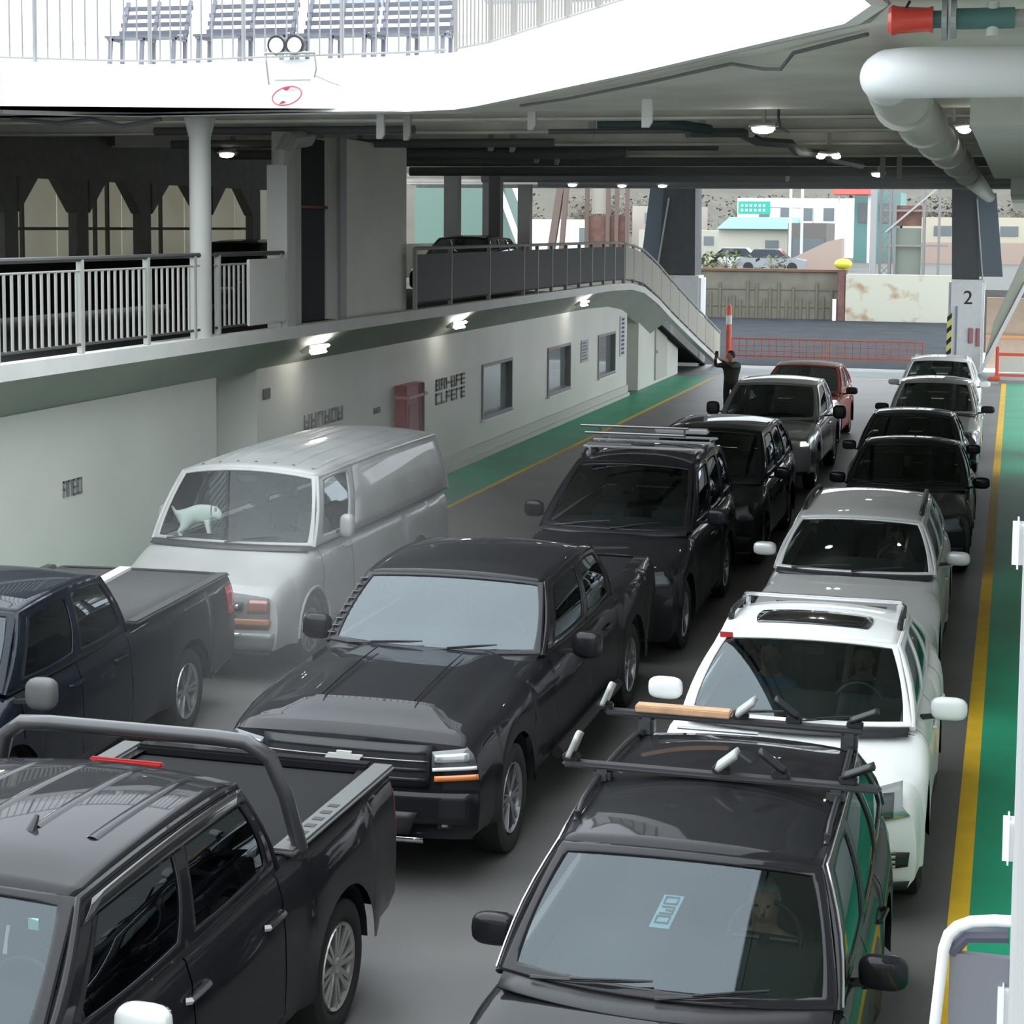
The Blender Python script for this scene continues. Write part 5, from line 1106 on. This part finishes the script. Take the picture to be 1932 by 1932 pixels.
tag(MB().bbox(-.62, -.05, -.6, -.45, 0, .035, .01).bbox(-.7, -.1, .1, .14, .02, .05, .01).tube([(-.95, .5, .12), (.45, .5, .12)], .018, 8).tube([(-.75, -.1, .1), (.5, -.1, .1)], .018, 8).tube([(-.7,.5,.0),(-.7,.5,.12)], .015, 6).tube([(.4,.5,0),(.4,.5,.12)], .015, 6).build('roof_carrier', mat('worn_metal', (.25, .25, .25), .35, .8), loc=(-4.38, 21.9, 2.03)), 'metal ski carrier bars on the roof of the tall black utility vehicle', 'roof rack')
tag(MB().bbox(-.35, .35, -.06, .06, 0, .07, .02).build('strapped_case', mat('pale_metal', (.6, .6, .6), .3, .8), smooth=True, loc=(-4.1, 22.9, 2.03)), 'pale flat case strapped on the tall black vehicle roof rack', 'case')
c = suv('black_minivan', -4.22, 24.0, 'black vehicle between the roof rack vehicle and the grey pickup', BLKP, L=5.0, hw=.95, zc=1.12, zt=1.70, yb=1.3, yt=2.15, yr=4.4, wb=.86, wt=.70, zh=.95, wheels=(.95, 4.0))
c.wheels(); c.mirrors(1.9, 1.15, BLKP); c.lights(.7, .9, .6, LAMPD); c.grille(.6, .86, .5, .52); c.handles([2.6, 3.4], .95)
c = pickup('grey_pickup_truck', -4.32, 31.4, 'grey pickup with black towing mirrors beside the person with a camera', mat('grey_truck_paint', (.30, .31, .31), .3, .5, 1.0), L=5.7, hw=1.0, zc=1.17, zt=1.72, yb=1.75, yt=2.8, yr=4.3, wb=.90, wt=.75, zh=1.05, roofpaint=WHP)
c.wheels(); c.mirrors(2.75, 1.22, BLK, w=.13, h=.13, reach=.22); c.grille(.66, .98, .6, .6, 5); c.handles([3.1, 3.9], 1.0)
for sx in (-1, 1):
    c.fpatch('headlight', [(sx*.78, .88), (sx*.92, .89), (sx*.92, .97), (sx*.78, .96)], mat('lit_headlamp', (.9, .9, .9), .3, emit=(1, 1, 1), es=2.0), .012, 8, 4)
    c.fpatch('turn_signal', [(sx*.56, .84), (sx*.66, .85), (sx*.66, .93), (sx*.56, .92)], AMB, .014, 4, 3)
c = suv('red_minivan', -4.48, 38.0, 'dark red car with pale roof first in the middle lane', REDP, L=4.7, hw=.94, zc=1.08, zt=1.56, yb=1.75, yt=3.0, yr=4.2, wb=.86, wt=.69, zh=.9, roofpaint=mat('pale_pink_roof', (.60, .44, .42), .5))
c.wheels(); c.mirrors(2.3, 1.08, BLK, w=.13, h=.08, reach=.14); c.lights(.68, .86, .6); c.grille(.56, .8, .4, .44); c.handles([2.8, 3.6], .9, CHR)
# ---------------- left lane: van
c = Car('white_cargo_van', (-8.13, 16.75, 0), 'dusty white cargo van with a small white dog on its dashboard', 'van', 0.0, L=5.85, hw=1.0, wheels=(.98, 4.5), wr=.37, paint=VANP, bow=.07, rbow=.03,
    nose=[(0, .05), (.35, .0), (.5, .0), (.7, .04), (1.0, .08)], zb=.33,
    top=[(0, .93), (.12, .99), (.5, 1.10), (1.12, 1.24), (1.6, 1.25), (5.85, 1.25)], sh=[(0, .86), (.15, .93), (.6, 1.04), (1.12, 1.19), (5.85, 1.19)],
    seams=[1.25, 2.2], cab=dict(yb=1.12, zb=1.24, wb=.95, yt=1.58, zt=1.93, wt=.80, yr=5.72, zr=1.95, wrr=.80, yrb=5.82, zrb=1.24, wrb=.95, hump=.03, crown=.10, bowb=.14, wins=[(0, .24, .035, .20, .12, .92), (.24, 1, None, None, 0, 0)], wsm=(.045, .03, .04), rin=(-.8, .8, .3, .85)), sglass=GMID, wglass=GVAN)
c.body(); c.cab(); c.wheels(spokes=8); c.mirrors(1.75, 1.36, VANP, w=.08, h=.13, reach=.14, d=.07); c.handles([2.1], 1.1)
for i in range(7):
    x = -.66+.22*i
    MB().grid(lambda a, b: (lambda p: (p[0], p[1], p[2]+.010+.012*math.sin(PI*a)))(c.RF((x+(a-.5)*.05)/.8, lerp(.06, .96, b))), 4, 16).build('roof_rib', VANP, c.root, smooth=True)
c.fpatch('grille', [(-.88, .56), (.88, .56), (.88, .87), (-.88, .87)], mat('van_grille_grey', (.12, .11, .10), .5), .012, 12, 4)
for z in (.62, .70, .80): c.fpatch('grille_bar', [(-.53, z-.008), (.53, z-.008), (.53, z+.008), (-.53, z+.008)], CHR, .02, 12, 1)
c.fpatch('badge', [(.26, .74), (.60, .74), (.60, .83), (.26, .83)], BLK, .03, 6, 1)
for i in range(5): c.fpatch('badge_letter', [(.32+.05*i, .765), (.355+.05*i, .765), (.355+.05*i, .805), (.32+.05*i, .805)], CHR, .04, 1, 1)
for sx in (-1, 1):
    c.fpatch('headlight', [(sx*.64, .71), (sx*.86, .72), (sx*.86, .85), (sx*.64, .85)], mat('headlamp_reddish', (.30, .12, .09), .2, .2, 1), .014, 6, 3)
    c.fpatch('turn_signal', [(sx*.40, .585), (sx*.90, .59), (sx*.90, .66), (sx*.40, .66)], mat('dull_amber', (.28, .12, .05), .4), .014, 6, 3)
    ar = MB(); ar.tube([c.spt(sx, .98+.46*math.cos(PI*t/12), .37+.46*math.sin(PI*t/12), .004) for t in range(13)], .018, 6); ar.build('wheel_arch_lip', VANP, c.root, smooth=True)
c.fpatch('bumper', [(-.97, .36), (.97, .36), (.97, .53), (-.97, .53)], mat('dull_bumper', (.16, .16, .155), .35, .3), .06, 20, 3)
c.fpatch('bumper_strip', [(-.6, .50), (.62, .50), (.62, .53), (-.6, .53)], CHR, .075, 12, 1)
tag(MB().bbox(-.16, .16, -.012, .012, -.075, .075, .004).build('license_plate', mat('plate_white', (.6,.62,.65), .4), c.root, loc=c.fpt(0, .45, .085)))
c.fpatch('lower_valance', [(-.9, .3), (.9, .3), (.95, .36), (-.95, .36)], CHARC, .03, 16, 1)
# dash tray, papers and dog
MB().box(-.82, .82, 1.12, 1.75, 1.14, 1.20).build('dashboard_top', mat('grey_dash', (.22, .24, .24), .8), c.root)
tag(MB().box(-.50, .42, -.20, .24, 0, .006).build('paper_sheet', mat('pale_paper', (.85, .85, .78), .8), loc=(-8.55, 18.22, 1.205)), 'pale sheet of card on the van dashboard under the dog', 'paper')
def dog(loc):
    t = thing('dog', loc, 'small white dog leaning over on the van dashboard', 'dog', rz=.3)
    V = dict(rump=(-.16,0,.14), mid=(0,0,.20), sho=(.13,0,.20), neck=(.19,0,.22), head=(.25,-.01,.20), muz=(.31,-.02,.165), tail=(-.24,.03,.2), tail2=(-.29,.04,.26),
        fl1=(.14,.05,.1), fl2=(.16,.05,.012), fr1=(.14,-.05,.1), fr2=(.17,-.06,.012), bl1=(-.13,.07,.09), bl2=(-.2,.07,.05), bl3=(-.15,.07,.012), br1=(-.13,-.07,.09), br2=(-.2,-.07,.05), br3=(-.15,-.07,.012))
    r = dict(rump=.085, mid=.08, sho=.075, neck=.055, head=.058, muz=.028, tail=.02, tail2=.012, fl1=.03, fl2=.02, fr1=.03, fr2=.02, bl1=.042, bl2=.022, bl3=.02, br1=.042, br2=.022, br3=.02)
    Ed = [('rump','mid'),('mid','sho'),('sho','neck'),('neck','head'),('head','muz'),('rump','tail'),('tail','tail2'),('sho','fl1'),('fl1','fl2'),('sho','fr1'),('fr1','fr2'),('rump','bl1'),('bl1','bl2'),('bl2','bl3'),('rump','br1'),('br1','br2'),('br2','br3')]
    n = list(V); me = bpy.data.meshes.new('t'); me.from_pydata([V[k] for k in n], [(n.index(a), n.index(b)) for a, b in Ed], [])
    o = bpy.data.objects.new('t', me); COL.objects.link(o); o.modifiers.new('s', 'SKIN')
    for k, d in zip(n, me.skin_vertices[0].data): d.radius = (r[k], r[k]); d.use_root = (k == 'rump')
    o.modifiers.new('u', 'SUBSURF').levels = 2; bpy.context.view_layer.update()
    ev = bpy.data.meshes.new_from_object(o.evaluated_get(bpy.context.evaluated_depsgraph_get())); bpy.data.objects.remove(o)
    ev.materials.append(mat('white_fur', (.85, .85, .80), .9))
    for f in ev.polygons: f.use_smooth = True
    b = bpy.data.objects.new('body', ev); COL.objects.link(b); b.parent = t
    e = MB()
    for sy in (-1, 1): e.ell((.235, sy*.045, .225), (.02, .012, .035), 8, 6)
    e.build('ears', mat('tan_fur', (.45, .36, .28), .9), t, smooth=True)
    co = MB().tube([(.185+.0*math.cos(q*PI/8), .06*math.cos(q*PI/8), .22+.06*math.sin(q*PI/8)) for q in range(17)], .006, 6); co.build('collar', BLK, t)
    MB().ell((.335, -.022, .165), (.012, .012, .01), 8, 6).build('snout', BLK, t)
dog((-8.72, 18.2, 1.205)); [setattr(o, 'scale', (.95, 1, 1.35)) for o in COL.objects if o.name == 'dog']
# navy pickup
c = pickup('navy_pickup_truck', -7.86, 10.45, 'dark navy pickup with covered bed in front of the white van', NAVYP, L=5.65, hw=.99, zc=1.25, zt=1.74, yb=.95, yt=1.45, yr=2.95, wb=.90, wt=.76, zh=1.1, rz=.075, cab=dict(hump=.04, crown=.06), wheels=(.9, 4.4))
c.wheels(spokes=6); c.mirrors(1.02, 1.24, mat('grey_mirror', (.10, .10, .10), .5), w=.12, h=.12, reach=.2, d=.07); c.handles([2.0, 2.85], 1.08)
cv = MB().grid(lambda a, b: (lerp(-.82, .82, a), lerp(3.2, 5.45, b), 1.265+.01*math.sin(PI*a)), 8, 2); cv.build('bed_cover', mat('vinyl_cover_grey', (.06, .06, .06), .8, spec=.3), c.root, smooth=True, solid=.02)
for sx in (-1, 1):
    MB().bbox(sx*.9-.06, sx*.9+.06, 3.25, 5.5, 1.26, 1.30, .015).build('bed_rail', mat('dark_rail_cap', (.035, .035, .034), .6), c.root, smooth=True)
    c.fpatch('tail_light', [(sx*.86, .85), (sx*.97, .85), (sx*.97, 1.17), (sx*.88, 1.17)], REDL, .012, 4, 3, True)
    c.spatch('tail_light_side', sx, 5.42, 5.6, .9, 1.17, REDL, .012)
tag(MB().bar((0, 0, 0), (-.14, 1.05, 0), .12, .03).build('white_board', mat('white_gloss', (.8,.8,.8), .3), loc=(-8.24, 14.85, 1.30)), 'white board lying along the far side of the navy pickup bed', 'board')
# car on the upper side deck
c = suv('dark_deck_car', -13.2, 40.0, 'dark car parked on the raised side deck, only its roof showing', BLKP, L=4.5, interior=False)
c.wheels(); c.root.location.z = 3.0; c.root.location.x = -12.9; c.root.scale = (.95, .95, .88)
c = suv('dark_deck_car', -14.6, 30.5, 'dark car on the raised side deck behind the pale round column', CHARC, L=4.5, interior=False)
c.wheels(); c.root.location.z = 3.0; c.root.scale = (.95, .95, .84)
# standing photographer
J = dict(pelvis=(0,0,.93), belly=(0,.01,1.10), chest=(0,.01,1.30), neck=(0,0,1.46), chin=(-.01,-.02,1.53), crown=(-.01,-.03,1.68), face=(-.5,-.3,0))
for q, s_ in (('l',1),('r',-1)):
    J.update({'hip_'+q:(s_*.10,0,.88),'kne_'+q:(s_*.11,-.02,.48),'ank_'+q:(s_*.12,.02,.07),'toe_'+q:(s_*.13,-.15,.035),'sho_'+q:(s_*.18,.01,1.38)})
J.update({'elb_l':(.05,-.28,1.36),'wri_l':(-.18,-.28,1.50),'palm_l':(-.24,-.27,1.54),'elb_r':(-.36,-.12,1.36),'wri_r':(-.34,-.24,1.54),'palm_r':(-.32,-.28,1.59)})
person('person in dark olive jacket holding up a phone beside the grey pickup', (-6.55, 43.1, 0), J, [SKINM, mat('olive_jacket', (.06, .065, .05), .85), DJK, BLK], rz=0)
tag(MB().bbox(-.04, .04, -.006, .006, -.07, .07, .004).build('phone', BLK, loc=(-6.85, 42.78, 1.66)), 'phone held up by the standing person', 'phone')
# ---------------- added haze volume imitating a window reflection veil over the left lanes
hz = MB().bbox(-9.7, -2.2, 10.6, 19.8, .05, 3.4, .5).build('veil_haze', None or mat('tmpm', (1,1,1)), smooth=True)
vm = bpy.data.materials.new('haze_volume'); vm.use_nodes = True; n = vm.node_tree
for nd in list(n.nodes): n.nodes.remove(nd)
o_ = n.nodes.new('ShaderNodeOutputMaterial'); vs = n.nodes.new('ShaderNodeVolumeScatter'); g_ = n.nodes.new('ShaderNodeTexGradient'); g_.gradient_type = 'QUADRATIC_SPHERE'
tx = n.nodes.new('ShaderNodeTexCoord'); mp = n.nodes.new('ShaderNodeMapping'); mm = n.nodes.new('ShaderNodeMath'); mm.operation = 'MULTIPLY'; mm.inputs[1].default_value = .08
mp.inputs['Location'].default_value = (1.69, -3.44, -.50); mp.inputs['Scale'].default_value = (.27, .225, .36)
n.links.new(tx.outputs['Object'], mp.inputs[0]); n.links.new(mp.outputs[0], g_.inputs[0]); n.links.new(g_.outputs['Fac'], mm.inputs[0]); n.links.new(mm.outputs[0], vs.inputs['Density'])
vs.inputs['Color'].default_value = (.95, .95, .93, 1); n.links.new(vs.outputs[0], o_.inputs['Volume']); hz.data.materials[0] = vm
tag(hz, 'thin pale haze added as a reflection veil over the left lane pickups', 'haze', kind='stuff')
